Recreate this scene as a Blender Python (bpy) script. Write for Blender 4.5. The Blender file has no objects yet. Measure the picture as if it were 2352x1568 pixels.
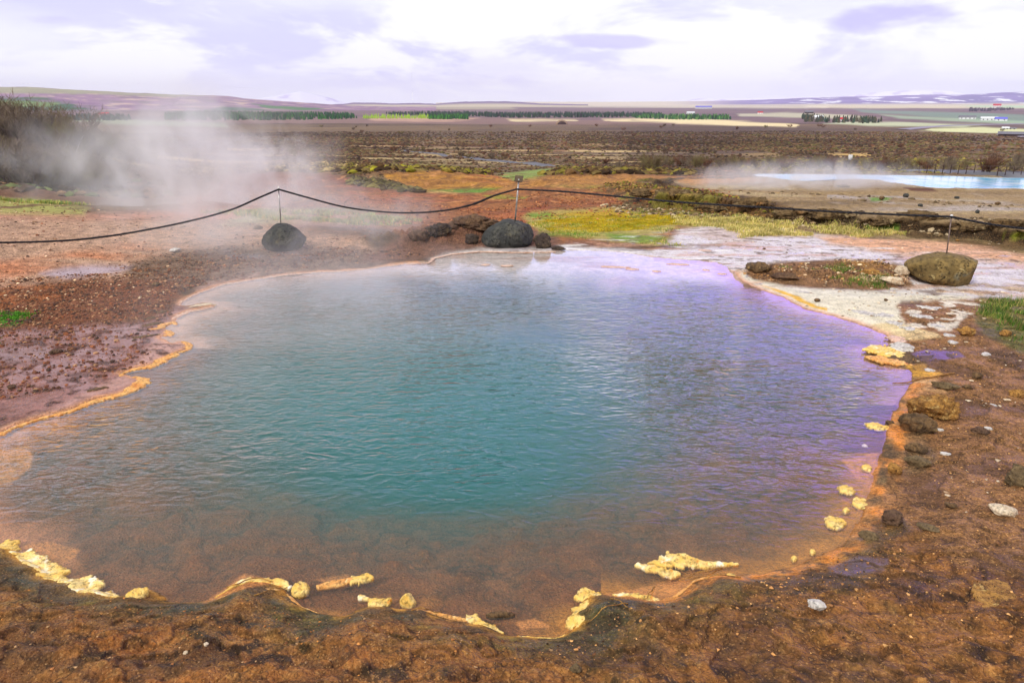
import bpy, bmesh, math, random
import numpy as np
from mathutils import Vector, Matrix
R = math.radians
sc = bpy.context.scene
COL = sc.collection
# ------------------------------------------------------------------ camera
CAMH = 1.8
PITCH = R(19.26)
F = 1568.0                      # focal length in reference pixels (picture 2352 x 1568)
cam = bpy.data.cameras.new("camera"); camo = bpy.data.objects.new("camera", cam)
COL.objects.link(camo); sc.camera = camo
cam.sensor_width = 36; cam.lens = 24; cam.clip_start = 0.05; cam.clip_end = 60000
camo.location = (0, 0, CAMH); camo.rotation_euler = (math.pi/2 - PITCH, 0, 0)
# ------------------------------------------------------------------ world
SUN_EL, SUN_AZ = R(42), R(-140)          # azimuth from +Y clockwise: behind and left of the camera
w = bpy.data.worlds.new("World"); sc.world = w; w.use_nodes = True
nt = w.node_tree; nt.nodes.clear()
N = nt.nodes.new; L = nt.links.new
out = N('ShaderNodeOutputWorld')
sky = N('ShaderNodeTexSky'); sky.sky_type = 'NISHITA'; sky.sun_disc = False
sky.sun_elevation = SUN_EL; sky.sun_rotation = SUN_AZ
bg1 = N('ShaderNodeBackground'); bg1.inputs[1].default_value = 0.1
L(sky.outputs[0], bg1.inputs[0])
tc = N('ShaderNodeTexCoord')
sep = N('ShaderNodeSeparateXYZ'); L(tc.outputs['Generated'], sep.inputs[0])
def wmath(op, a, b=None, c=None, clamp=False):
    n = N('ShaderNodeMath'); n.operation = op; n.use_clamp = clamp
    for i, v in enumerate((a, b, c)):
        if v is None: continue
        if isinstance(v, (int, float)): n.inputs[i].default_value = v
        else: L(v, n.inputs[i])
    return n.outputs[0]
def wramp(v, a, b, lo=0.0, hi=1.0):
    n = N('ShaderNodeMapRange'); n.interpolation_type = 'SMOOTHSTEP'
    n.inputs[1].default_value = a; n.inputs[2].default_value = b
    n.inputs[3].default_value = lo; n.inputs[4].default_value = hi
    L(v, n.inputs[0]); return n.outputs[0]
def wmix(f, a, b):
    n = N('ShaderNodeMix'); n.data_type = 'RGBA'
    if isinstance(f, float): n.inputs[0].default_value = f
    else: L(f, n.inputs[0])
    for i, v in ((6, a), (7, b)):
        if isinstance(v, tuple): n.inputs[i].default_value = v
        else: L(v, n.inputs[i])
    return n.outputs[2]
zz = sep.outputs[2]; xx = sep.outputs[0]
mp = N('ShaderNodeMapping'); mp.inputs['Scale'].default_value = (4.2, 4.2, 14.0)
mp.inputs['Location'].default_value = (0.3, 0.1, 0.0)
L(tc.outputs['Generated'], mp.inputs[0])
n1 = N('ShaderNodeTexNoise'); n1.inputs['Scale'].default_value = 1.0; n1.inputs['Detail'].default_value = 9
n1.inputs['Roughness'].default_value = 0.58; n1.inputs['Distortion'].default_value = 0.35
L(mp.outputs[0], n1.inputs[0])
mp2 = N('ShaderNodeMapping'); mp2.inputs['Scale'].default_value = (2.0, 2.0, 8.0)
mp2.inputs['Location'].default_value = (5.3, 2.1, 0.4)
L(tc.outputs['Generated'], mp2.inputs[0])
n2 = N('ShaderNodeTexNoise'); n2.inputs['Scale'].default_value = 1.3; n2.inputs['Detail'].default_value = 6
L(mp2.outputs[0], n2.inputs[0])
cov = wramp(n1.outputs[0], 0.43, 0.55)
cov2 = wramp(n2.outputs[0], 0.36, 0.62)
white = (0.97, 0.97, 1.02, 1); lav = (0.68, 0.67, 0.98, 1); lavlight = (0.89, 0.895, 1.05, 1)
c = wmix(cov2, lav, lavlight)
c = wmix(cov, c, white)
low = wramp(zz, -0.005, 0.05, 0.0, 1.0)           # pale bank of cloud over the horizon
c = wmix(low, (0.92, 0.92, 1.07, 1), c)
# unseen upper sky: violet-blue added towards the right for the water to reflect
hi = wramp(zz, 0.122, 0.20)
hc = wmix(wramp(xx, -0.42, -0.02), (0.86, 0.86, 0.98, 1), (0.56, 0.66, 1.12, 1))
hc = wmix(wramp(xx, -0.02, 0.40), hc, (0.95, 0.62, 2.15, 1))
# three separate darker clouds low in the sky
mpb = N('ShaderNodeMapping'); mpb.inputs['Scale'].default_value = (9, 9, 30); L(tc.outputs['Generated'], mpb.inputs[0])
nb3 = N('ShaderNodeTexNoise'); nb3.inputs['Scale'].default_value = 1.0; nb3.inputs['Detail'].default_value = 7; L(mpb.outputs[0], nb3.inputs[0])
ratio = wmath('DIVIDE', xx, wmath('MAXIMUM', sep.outputs[1], 0.05))
for (rx0, z0, wx_, wz_, st_) in ((0.512, 0.094, 0.085, 0.017, 0.95), (0.131, 0.077, 0.11, 0.009, 0.75), (-0.62, 0.088, 0.05, 0.006, 0.5), (-0.02, 0.045, 0.12, 0.02, 0.35)):
    q = wmath('ADD', wmath('POWER', wmath('ABSOLUTE', wmath('DIVIDE', wmath('SUBTRACT', ratio, rx0), wx_)), 2.0), wmath('POWER', wmath('ABSOLUTE', wmath('DIVIDE', wmath('SUBTRACT', zz, z0), wz_)), 2.0))
    q = wmath('ADD', q, wmath('MULTIPLY', wmath('SUBTRACT', nb3.outputs[0], 0.5), 4.5))
    c = wmix(wmath('MULTIPLY', wramp(q, 1.3, 0.1), st_), c, (0.57, 0.53, 0.93, 1))
c = wmix(hi, c, hc)
zen = wramp(zz, 0.36, 0.54)
c = wmix(zen, c, (0.82, 0.84, 0.78, 1))
back = wramp(sep.outputs[1], 0.15, -0.25)
c = wmix(back, c, (0.82, 0.83, 0.77, 1))
below = wramp(zz, -0.02, 0.0)
c = wmix(below, (0.25, 0.2, 0.18, 1), c)
bg2 = N('ShaderNodeBackground'); bg2.inputs[1].default_value = 1.0; L(c, bg2.inputs[0])
mx = N('ShaderNodeMixShader'); mx.inputs[0].default_value = 0.93
L(bg1.outputs[0], mx.inputs[1]); L(bg2.outputs[0], mx.inputs[2]); L(mx.outputs[0], out.inputs[0])
sun = bpy.data.lights.new("sun", 'SUN'); sun.energy = 2.0; sun.angle = R(9); sun.color = (1, 0.975, 0.94)
suno = bpy.data.objects.new("sun", sun); COL.objects.link(suno)
d = Vector((math.sin(SUN_AZ)*math.cos(SUN_EL), math.cos(SUN_AZ)*math.cos(SUN_EL), math.sin(SUN_EL)))
suno.rotation_euler = d.to_track_quat('Z', 'Y').to_euler(); suno.location = (0, 0, 50)
sc.view_settings.view_transform = 'Standard'; sc.view_settings.look = 'None'
sc.view_settings.exposure = 0.25; sc.view_settings.gamma = 1.0
sc.render.engine = 'CYCLES'
cy = sc.cycles
cy.use_denoising = True
try: cy.denoiser = 'OPENIMAGEDENOISE'
except Exception: pass
cy.max_bounces = 8; cy.diffuse_bounces = 3; cy.glossy_bounces = 3; cy.transparent_max_bounces = 16
cy.volume_bounces = 3; cy.transmission_bounces = 4; cy.caustics_reflective = False; cy.caustics_refractive = False
cy.sample_clamp_indirect = 5

# ------------------------------------------------------------------ helpers
rng = np.random.default_rng(7)
PERM = rng.permutation(256).astype(np.int32)
PERM = np.concatenate([PERM, PERM])
ANG = rng.uniform(0, 2*np.pi, 256)
GX = np.cos(ANG).astype(np.float32); GY = np.sin(ANG).astype(np.float32)
def perlin(x, y, seed=0):
    x = np.asarray(x, dtype=np.float64) + seed*17.31; y = np.asarray(y, dtype=np.float64) - seed*9.73
    xi = np.floor(x); yi = np.floor(y)
    fx = (x-xi).astype(np.float32); fy = (y-yi).astype(np.float32)
    xi = xi.astype(np.int64) & 255; yi = yi.astype(np.int64) & 255
    x1 = (xi+1) & 255; y1 = (yi+1) & 255
    u = fx*fx*fx*(fx*(fx*6-15)+10); v = fy*fy*fy*(fy*(fy*6-15)+10)
    def g(a, b, dx, dy):
        h = PERM[PERM[a]+b]; return GX[h]*dx+GY[h]*dy
    a = g(xi, yi, fx, fy); b = g(x1, yi, fx-1, fy)
    c_ = g(xi, y1, fx, fy-1); d_ = g(x1, y1, fx-1, fy-1)
    top = a+(b-a)*u; bot = c_+(d_-c_)*u
    return (top+(bot-top)*v)*1.5
def fbm(x, y, octv=4, seed=0, gain=0.5):
    s = 0; a = 1; t = 0
    for i in range(octv):
        ca, sa = math.cos(i*0.9), math.sin(i*0.9)
        s = s + a*perlin((x*ca-y*sa)*2**i, (x*sa+y*ca)*2**i, seed+i*3); t += a; a *= gain
    return s/t*1.3
def ss(a, b, x):
    t = np.clip((x-a)/(b-a), 0, 1); return t*t*(3-2*t)
def lin(c):
    c = np.array(c[:3], float)/255.0
    return np.where(c <= 0.04045, c/12.92, ((c+0.055)/1.055)**2.4)
def L4(c): return tuple(lin(c))+(1,)

def ray(X, Y):
    xd = (X-1176.0); v = 784.0-Y
    up = -F*math.sin(PITCH)+v*math.cos(PITCH); fw = F*math.cos(PITCH)+v*math.sin(PITCH)
    return xd, fw, up
def onplane(X, Y, z=0.0):
    xd, fw, up = ray(X, Y); s = (z-CAMH)/up
    return xd*s, fw*s
def project(x, y, z):
    dz = z-CAMH
    depth = y*math.cos(PITCH)-dz*math.sin(PITCH)
    upc = y*math.sin(PITCH)+dz*math.cos(PITCH)
    depth = np.where(depth > 1e-3, depth, np.nan)
    return 1176+F*x/depth, 784-F*upc/depth
def sdpoly(X, Y, poly, margin=60):
    """signed distance, positive inside; far outside = -1e3"""
    P = np.array(poly, float)
    X = np.asarray(X, float); Y = np.asarray(Y, float)
    res = np.full(X.shape, -1e3)
    m = (X > P[:, 0].min()-margin) & (X < P[:, 0].max()+margin) & (Y > P[:, 1].min()-margin) & (Y < P[:, 1].max()+margin)
    x = X[m]; y = Y[m]
    if x.size == 0: return res
    d2 = np.full(x.shape, 1e18); ins = np.zeros(x.shape, bool)
    for i in range(len(P)):
        ax, ay = P[i]; bx, by = P[(i+1) % len(P)]
        ex, ey = bx-ax, by-ay; l2 = ex*ex+ey*ey+1e-12
        t = np.clip(((x-ax)*ex+(y-ay)*ey)/l2, 0, 1)
        dd = (x-ax-t*ex)**2+(y-ay-t*ey)**2
        d2 = np.minimum(d2, dd)
        if ay != by:
            c_ = ((ay > y) != (by > y)) & (x < (bx-ax)*(y-ay)/(by-ay)+ax)
            ins ^= c_
    r_ = np.sqrt(d2); res[m] = np.where(ins, r_, -r_)
    return res

# ------------------------------------------------------------------ pool outline (reference pixels, water level z = 0)
SHORE_PX = [(-120,1030),(-40,1010),(0,996),(33,977),(83,961),(110,952),(160,942),(187,929),(227,914),(260,907),(287,899),(307,889),(320,882),
 (330,871),(320,863),(305,867),(290,860),(280,856),(293,850),(320,842),(350,838),(377,822),(403,812),(423,802),(435,796),(430,786),(418,782),
 (400,788),(380,782),(367,776),(390,764),(385,757),(376,752),(395,744),(403,735),(405,726),(433,714),(462,708),(490,702),(486,696),(462,696),(432,702),
 (413,700),(417,690),(435,681),(460,670),(513,651),(567,643),(633,633),(683,627),(740,623),(784,621),(830,619),(857,615),(924,605),(984,601),(994,592),
 (1037,582),(1101,576),(1184,578),(1277,577),(1340,574),(1420,578),(1500,590),(1580,597),(1640,601),(1668,612),(1685,632),(1712,650),(1741,662),(1801,684),
 (1845,709),(1901,722),(1968,742),(2028,766),(2045,776),(2041,792),(2015,799),(1991,795),(1995,804),(2005,812),(2002,822),(2035,836),(2058,839),(2088,849),
 (2095,859),(2091,879),(2081,906),(2068,926),(2051,946),(2044,969),(2036,999),(2030,1030),(2018,1060),(2006,1100),(1998,1133),(1985,1160),(1971,1195),
 (1951,1230),(1918,1260),(1868,1284),(1818,1306),(1755,1320),(1701,1322),(1635,1320),(1600,1333),(1551,1366),(1504,1380),(1444,1368),(1377,1366),(1331,1366),
 (1324,1400),(1307,1426),(1317,1446),(1284,1466),(1234,1470),(1184,1463),(1137,1446),(1084,1433),(1017,1423),(971,1400),(917,1400),(874,1393),(834,1396),
 (784,1420),(733,1413),(690,1392),(670,1370),(640,1345),(600,1335),(567,1335),(520,1360),(483,1383),(433,1383),(393,1380),(367,1366),(333,1356),(290,1370),
 (267,1371),(233,1363),(187,1360),(197,1346),(173,1336),(147,1333),(113,1323),(100,1306),(73,1296),(37,1268),(10,1256),(0,1250),(-60,1225),(-140,1170),(-170,1100)]
DEEP_PX = [(440,900),(520,800),(720,735),(1000,715),(1300,730),(1450,800),(1500,950),(1440,1040),(1300,1095),(1180,1120),(1050,1135),(900,1130),(760,1120),(600,1050)]
SHORE = [onplane(*p) for p in SHORE_PX]
DEEP = [onplane(*p) for p in DEEP_PX]
GS = 0.02; GX0, GY0, GXN, GYN = -9.0, 0.5, 900, 500
_gx, _gy = np.meshgrid(GX0+np.arange(GXN)*GS, GY0+np.arange(GYN)*GS, indexing='ij')
_wx = _gx+0.022*fbm(_gx*7, _gy*7, 3, 5); _wy = _gy+0.022*fbm(_gx*7, _gy*7, 3, 8)
SDG = -sdpoly(_wx, _wy, SHORE, 50)          # positive OUTSIDE the water
DPG = sdpoly(_gx+0.1*fbm(_gx*1.2, _gy*1.2, 3, 15), _gy, DEEP, 50)
def sample(G, x, y, outside):
    fx = (np.asarray(x)-GX0)/GS; fy = (np.asarray(y)-GY0)/GS
    ok = (fx >= 0) & (fx < GXN-1.001) & (fy >= 0) & (fy < GYN-1.001)
    fx = np.clip(fx, 0, GXN-1.001); fy = np.clip(fy, 0, GYN-1.001)
    i = fx.astype(int); j = fy.astype(int); u = fx-i; v = fy-j
    g = (G[i, j]*(1-u)+G[i+1, j]*u)*(1-v)+(G[i, j+1]*(1-u)+G[i+1, j+1]*u)*v
    return np.where(ok, g, outside)
def shore_sd(x, y): return sample(SDG, x, y, 3.0)

# ------------------------------------------------------------------ terrain profile table: azimuth -> (image row, distance)
TAB = {
 -48: [(600,8.5),(520,11),(480,13),(455,17),(430,21),(395,26),(340,36),(318,44),(315,60),(316,110),(312,200),(305,400),(290,900),(268,1700),(251,3400),(243,7000)],
 -37: [(600,8.5),(520,11),(480,13),(458,17),(435,21),(400,27),(340,38),(322,46),(322,60),(320,110),(315,200),(305,400),(288,900),(266,1700),(251,3400),(243,7000)],
 -32: [(600,8.5),(520,11),(480,13),(460,17),(440,22),(410,28),(362,38),(345,46),(342,60),(333,110),(322,200),(308,400),(285,950),(265,1700),(251,3400),(243,7000)],
 -28: [(600,8.5),(520,11),(480,13),(462,17),(446,22),(425,30),(392,42),(378,52),(366,80),(350,130),(332,240),(312,450),(283,980),(264,1700),(251,3400),(243,7000)],
 -22: [(600,8.5),(520,11),(480,13),(464,17),(450,22),(430,32),(412,46),(395,62),(375,95),(352,160),(332,260),(308,500),(282,1000),(263,1700),(251,3400),(243,7000)],
 -15: [(600,8.5),(520,11),(480,13.3),(458,17),(437,22),(415,30),(398,38),(388,46),(372,85),(352,160),(332,260),(304,520),(281,1000),(263,1700),(251,3400),(243,7000)],
 -11: [(600,8.5),(520,11),(480,13.3),(455,17),(438,21),(427,24.5),(400,29),(388,33),(385,42),(372,90),(352,160),(332,260),(302,540),(280,1000),(262,1800),(251,3400),(243,7000)],
 -6.5:[(600,8.5),(520,11),(480,13.3),(455,17),(445,20),(440,22),(432,24.5),(402,28.5),(388,31.5),(386,36),(384,50),(372,90),(352,160),(332,260),(300,550),(280,1000),(262,1800),(251,3400),(243,7000)],
 -3.5:[(600,8.5),(520,11),(480,13.3),(455,17),(443,20),(439,22),(433,24.5),(411,28),(400,31),(396,38),(384,70),(372,95),(350,170),(330,270),(300,550),(280,1000),(262,1800),(251,3400),(243,7000)],
 -1:  [(600,8.5),(520,11),(480,13.3),(455,17),(440,20),(430,22),(424,25),(418,30),(413,34),(404,44),(386,66),(373,92),(350,170),(330,270),(300,550),(280,1000),(262,1800),(251,3400),(243,7000)],
 1.5: [(600,8.5),(520,11),(480,13.3),(452,17),(430,20),(416,22),(408,24),(410,29),(407,36),(400,46),(386,62),(376,85),(350,170),(330,270),(300,550),(280,1000),(262,1800),(251,3400),(243,7000)],
 4.6: [(600,8.5),(520,11),(480,13.3),(450,17),(428,20),(410,23),(402,26),(403,30),(398,44),(388,56),(376,82),(350,170),(330,270),(300,550),(280,1000),(262,1800),(251,3400),(243,7000)],
 10:  [(600,8.5),(520,11),(485,13),(455,16),(430,19),(410,23),(400,27),(396,34),(390,46),(384,56),(372,90),(350,170),(330,270),(300,550),(280,1000),(262,1800),(251,3400),(243,7000)],
 15:  [(600,8.5),(520,11),(500,12),(470,14.5),(435,18.5),(414,22),(405,26),(397,34),(390,48),(384,60),(372,90),(350,170),(330,270),(300,550),(280,1000),(262,1800),(251,3400),(243,7000)],
 21:  [(600,8.5),(540,9.8),(500,11.9),(465,14.6),(430,18.6),(414,21.5),(404,25),(398,32),(393,45),(386,60),(372,90),(350,170),(330,270),(300,550),(280,1000),(262,1800),(251,3400),(243,7000)],
 30:  [(600,8.5),(540,9.8),(500,11.9),(465,14.6),(432,19.3),(412,22.5),(403,26),(398,38),(392,50),(384,64),(372,90),(350,170),(330,270),(303,550),(283,1000),(262,1800),(251,3400),(243,7000)],
 37:  [(600,8.5),(540,9.8),(500,11.9),(465,14.6),(436,19.3),(420,22),(406,25),(399,38),(393,50),(384,64),(372,90),(352,170),(334,270),(308,550),(285,1000),(262,1800),(251,3400),(243,7000)],
 48:  [(600,8.5),(540,9.8),(500,11.9),(465,14.6),(440,19.3),(424,22),(408,26),(399,40),(393,52),(384,66),(372,90),(352,170),(334,270),(310,550),(286,1000),(262,1800),(251,3400),(243,7000)],
}
azs = sorted(TAB)
LR = np.linspace(math.log(0.5), math.log(9000), 700)
def col_z(a):
    ar = R(a); rs = [0.5, 7.0]; zs = [0.0, 0.0]
    for Y, r in TAB[a]:
        v = 784-Y
        up = -F*math.sin(PITCH)+v*math.cos(PITCH); fw = F*math.cos(PITCH)+v*math.sin(PITCH)
        z = CAMH+r*up*math.cos(ar)/fw
        if r < 9: z = 0.0
        rs.append(r); zs.append(z)
    return np.interp(LR, np.log(rs), zs)
ZC = np.array([col_z(a) for a in azs])
AZF = np.linspace(-48, 48, 481)
ZT = np.empty((481, 700))
for k in range(700): ZT[:, k] = np.interp(AZF, azs, ZC[:, k])
def blur1(A, sig, axis):
    n = int(sig*3)+1; k = np.exp(-0.5*(np.arange(-n, n+1)/sig)**2); k /= k.sum()
    pad = [(0, 0), (0, 0)]; pad[axis] = (n, n)
    B = np.pad(A, pad, mode='edge')
    return np.apply_along_axis(lambda m: np.convolve(m, k, 'valid'), axis, B)
ZT = blur1(blur1(ZT, 5, 0), 2.5, 1)
def table_z(x, y):
    r = np.hypot(x, y); a = np.degrees(np.arctan2(x, y))
    fa = np.clip((np.clip(a, -48, 48)+48)/96*480, 0, 479.999)
    fr = np.clip((np.log(np.maximum(r, 0.51))-LR[0])/(LR[1]-LR[0]), 0, 698.999)
    i = fa.astype(int); j = fr.astype(int); u = fa-i; v = fr-j
    return (ZT[i, j]*(1-u)+ZT[i+1, j]*u)*(1-v)+(ZT[i, j+1]*(1-u)+ZT[i+1, j+1]*u)*v

# plateau at the right with its broken edge; blue pool lies on it
EDGE_PX = [(1500,440),(1560,442),(1600,445),(1650,452),(1700,460),(1760,468),(1830,477),(1900,486),(2000,495),(2100,500),(2200,508),(2352,524),(2700,560)]
PLZ = 0.22
EDGE = [onplane(X, Y, PLZ) for X, Y in EDGE_PX]
PLAT = EDGE+[(30, 8), (30, 24), (14, 24), (5.2, 22), (4.0, 19)]
BLUE_PX = [(1740,404),(1830,414),(1860,416),(1950,412),(2020,413),(2060,419),(2110,426),(2150,431),(2300,433),(2420,434),(2700,438),(2750,412),(2420,410),(2300,409),(2150,405),(2000,403),(1850,401),(1760,400)]
def plat_h(r): return PLZ-0.68*ss(13.0, 20.0, r)
BLUEZ = -0.46
BLUE = [onplane(X, Y, BLUEZ) for X, Y in BLUE_PX]

def terr(x, y, f, seed):
    v = fbm(x*f, y*f*1.3, 4, seed)*3.2+.15*fbm(x*f*7, y*f*7, 2, seed+1); k = np.floor(v); return (k+ss(.80, 1.0, v-k)-v*.6)*.5
def height(x, y):
    """returns z, shore distance, cliff parameter, and the sideways push of the cliff face"""
    x = np.asarray(x, float); y = np.asarray(y, float)
    r = np.hypot(x, y)
    z = table_z(x, y)
    sd = shore_sd(x, y)
    # band-adaptive roughness of the wider land
    lev = np.log2(np.maximum(r, 1)/4.0); l0 = np.floor(lev); fr = lev-l0
    rough = np.zeros_like(z)
    far = ss(12, 22, r)
    m = far > 0
    if m.any():
        f0 = 2.0**(-l0[m]); n0 = fbm(x[m]*f0*1.3, y[m]*f0*1.3, 3, 3); n1_ = fbm(x[m]*f0*.65, y[m]*f0*.65, 3, 3)
        rough[m] = (n0*(1-fr[m])+n1_*fr[m])*far[m]
    mm_ = 0.22*fbm(x*.42, y*.42, 3, 58)*ss(12.5, 16, r)*(1-ss(34, 45, r))
    z = z+np.where(x > 4.5, 0, 1)*mm_*np.clip((9-x)/4, 0, 1)
    amp = 0.0045*np.minimum(r, 140)*ss(16, 40, r)+0.0032*r*(1-ss(16, 40, r))
    z = z+rough*amp*(1-ss(300, 1500, r)*0.6)
    # plateau
    pl = sdpoly(x+0.30*fbm(x*1.1, y*1.1, 3, 31), y+0.22*fbm(x*1.1+9, y*1.1, 3, 32), PLAT, 4)
    t = ss(-0.10, 0.16, pl)
    ph = plat_h(r)+0.02*fbm(x*1.3, y*4.0, 4, 33)+0.012*fbm(x*6, y*9, 3, 34)
    base = np.where(r < 20, np.minimum(z, 0.0), z)
    inpl = pl > -3
    scarp = (1-ss(0.0, 0.75, -pl))*ss(0, 1, t*0+1)      # apron below the edge
    lower = base-0.05*np.exp(-((pl+.12)/.12)**2)*np.where(inpl,1,0)*ss(10,11,r)+0.07*scarp*np.where(inpl, 1, 0)*(0.7+0.6*fbm(x*3, y*3, 3, 35))*ss(10, 11, r)
    z = np.where(inpl, lower*(1-t)+np.maximum(ph, base*0-9)*t, z)
    dirx = x/np.maximum(r, .1); diry = y/np.maximum(r, .1)
    face = np.where(inpl, np.exp(-((t-0.85)/0.16)**2)*(pl < 0.3)*(pl > -0.3), 0.0)
    push = -face*(0.16+0.16*fbm(x*1.7, y*1.7, 3, 36))
    face2 = np.where(inpl, ss(-0.8, -0.1, pl)*(1-ss(0.1, 0.2, pl)), 0)
    z = z+face2*0.06*fbm(x*5, y*5, 5, 37)*ss(10, 11, r)
    # blue pool basin on the plateau
    bs = sdpoly(x+0.1*fbm(x*2, y*2, 2, 38), y+0.2*fbm(x*1.2, y*1.2, 2, 39), BLUE, 4)
    bl = ss(-0.5, 0.12, bs)
    z = np.where(bs > -0.9, z*(1-bl)+(BLUEZ-0.12)*bl+0.05*np.exp(-((bs+0.35)/0.2)**2), z)
    # near ground round the spring
    near = 1-ss(9.0, 12.0, r)
    fore = (1-ss(1.6, 3.4, y))*ss(-4, -2, x)                    # bank the viewer stands on
    right = ss(1.2, 2.4, x)*(1-ss(5.2, 6.6, y))*(1-fore)
    left = (1-ss(-2.0, -0.5, x))*(1-fore)
    so = np.maximum(sd, 0)
    bank = 0.006+so*0.02*np.exp(-so)
    bank = bank+fore*(0.17*(1-np.exp(-so/0.22)))+right*(0.085*(1-np.exp(-so/0.45)))+left*0.045*ss(0.5, 2.2, so)
    nz = fore*(0.026*fbm(x*4.5, y*4.5, 5, 41)+0.050*(0.5-np.abs(fbm(x*1.9+.3*fbm(x*3,y*3,2,40), y*3.1, 4, 42)))+.012*np.abs(fbm(x*14, y*14, 3, 39))+0.026*terr(x, y, 2.1, 55))*ss(0.0, 0.25, so)
    nz = nz+right*(0.012*fbm(x*5, y*5, 5, 43)+0.010*fbm(x*1.7, y*1.7, 3, 44)+0.020*terr(x, y, 1.7, 56))*ss(0.0, 0.2, so)
    rub = ss(0.9, 1.9, so)*left*(1-ss(6.8, 8.0, y))
    nz = nz+left*(0.006*fbm(x*4, y*4, 4, 45)+0.009*terr(x, y*1.5, 1.6, 57)*ss(.1, .4, so)+rub*0.022*fbm(x*5.5, y*5.5, 5, 46))
    farsh = (1-fore)*(1-right)*(1-left)
    nz = nz+farsh*(0.006*fbm(x*2.5, y*2.5, 4, 47))*ss(0, 0.1, so)
    lumps = near*ss(6.5, 8, y)*(0.01*fbm(x*4, y*4, 4, 48))
    zn = bank+nz+lumps
    # clumpy low outcrops: bank behind the middle boulder, grassy mound at the right
    for (X, Y, rx, ry, hh) in ((1050, 552, 1.0, 0.40, 0.16), (960, 560, .7, .35, .10), (1130, 540, .55, .3, .12), (770,598,.7,.25,.045), (1740,632,.30,.14,.085),(1840,640,.45,.2,.07),(1970,648,.5,.2,.075),(2050,640,.28,.15,.06),(1990,610,.55,.15,.05)):
        cx, cyy = onplane(X, Y, 0)
        q = ((x-cx)/rx)**2+((y-cyy)/ry)**2
        mm = q < 4
        g = np.exp(-q[mm]*1.2)*hh*(0.9+0.8*fbm(x[mm]*5, y[mm]*5, 4, 49)); z0 = zn[mm] if zn.shape else zn
        zn[mm] = z0+np.maximum(g, 0)
    # bed
    dp = sample(DPG, x, y, -5.0)
    sb = np.maximum(-sd, 0)
    bed = -(0.012+0.10*(1-np.exp(-sb/0.45))+0.04*ss(0.5, 2.0, sb)+0.62*ss(-0.55, 1.8, dp))
    cel = np.abs(fbm(x*2.2, y*2.2, 4, 51))
    bed = bed+0.022*(ss(0.12, 0.3, cel)-0.5)*ss(0.05, 0.4, sb)+0.008*terr(x, y*1.2, 1.25, 59)*ss(0.05, 0.3, sb)+0.01*fbm(x*7, y*7, 3, 52)*ss(0, .3, sb)
    shelf = ss(7.15, 7.75, y+0.10*x+0.3*fbm(x*1.3, y*1.3, 3, 53))*ss(-3.0, -1.6, x)       # white sinter shelf at the far side
    bed = np.where(sd < 0, bed*(1-shelf)+(-0.014-0.006*fbm(x*5, y*9, 3, 54))*shelf, bed)
    lsh = (1-ss(0.10, 0.30, sb))*(1-ss(-2.4, -1.9, x))*ss(2.2, 2.8, y)
    bed = np.where(sd < 0, bed*(1-lsh)+(-0.02)*lsh, bed)
    tt = ss(-0.03, 0.015, sd)
    zz_ = zn*tt+bed*(1-tt)
    znear = np.where(r < 8.9, zz_, zn+z)
    k = ss(8.4, 10.5, r)
    z = np.where(sd < 0.05, zz_, (z+zn*near) if False else zn*(1-k)+(z+zn*(1-ss(10, 12, r)))*k)
    return z, sd, pl, push, bs

_h_cache = None
def gz(x, y):
    z, *_ = height(np.array([float(x)]), np.array([float(y)])); return float(z[0])
def on_ground(X, Y, guess=8.0):
    """the point of the ground seen at a reference pixel (first hit along the ray)"""
    xd, fw, up = ray(X, Y)
    hl = math.hypot(xd, fw)
    rr = np.exp(np.linspace(math.log(1.2), math.log(8000), 3000))
    px = xd/hl*rr; py = fw/hl*rr; pz = CAMH+up/hl*rr
    z, *_ = height(px, py)
    hit = np.where(pz <= z)[0]
    i = hit[0] if len(hit) else len(rr)-1
    if i > 0 and len(hit):
        a = pz[i-1]-z[i-1]; b = z[i]-pz[i]; t = a/(a+b+1e-9)
        r_ = rr[i-1]+(rr[i]-rr[i-1])*t
    else: r_ = rr[i]
    X_, Y_ = xd/hl*r_, fw/hl*r_
    return X_, Y_, gz(X_, Y_)

# ------------------------------------------------------------------ mesh utilities
def mesh_from(name, verts, faces_flat, nside, smooth=True, mats=(), attrs=None):
    me = bpy.data.meshes.new(name)
    verts = np.asarray(verts, dtype=np.float32); faces_flat = np.asarray(faces_flat, dtype=np.int32).ravel()
    nf = len(faces_flat)//nside
    me.vertices.add(len(verts)); me.vertices.foreach_set('co', verts.ravel())
    me.loops.add(len(faces_flat)); me.loops.foreach_set('vertex_index', faces_flat)
    me.polygons.add(nf); me.polygons.foreach_set('loop_start', np.arange(0, nf*nside, nside, dtype=np.int32))
    try: me.polygons.foreach_set('loop_total', np.full(nf, nside, dtype=np.int32))
    except Exception: pass
    for m_ in mats: me.materials.append(m_)
    me.update(calc_edges=True)
    me.polygons.foreach_set('use_smooth', np.full(nf, smooth, dtype=bool))
    for k_, v_ in (attrs or {}).items():
        v_ = np.asarray(v_, dtype=np.float32)
        if v_.ndim == 2:
            a = me.attributes.new(k_, 'FLOAT_COLOR', 'POINT')
            if v_.shape[1] == 3: v_ = np.concatenate([v_, np.ones((len(v_), 1), np.float32)], 1)
            a.data.foreach_set('color', v_.ravel())
        else:
            a = me.attributes.new(k_, 'FLOAT', 'POINT'); a.data.foreach_set('value', v_.ravel())
    me.update(); return me
def add(name, me, parent=None, loc=None, label=None, cat=None, group=None, kind=None):
    o = bpy.data.objects.new(name, me); COL.objects.link(o)
    if parent is not None: o.parent = parent
    if loc is not None: o.location = loc
    tag(o, label, cat, group, kind); return o
def tag(o, label=None, cat=None, group=None, kind=None):
    if label: o['label'] = label
    if cat: o['category'] = cat
    if group: o['group'] = group
    if kind: o['kind'] = kind
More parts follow.
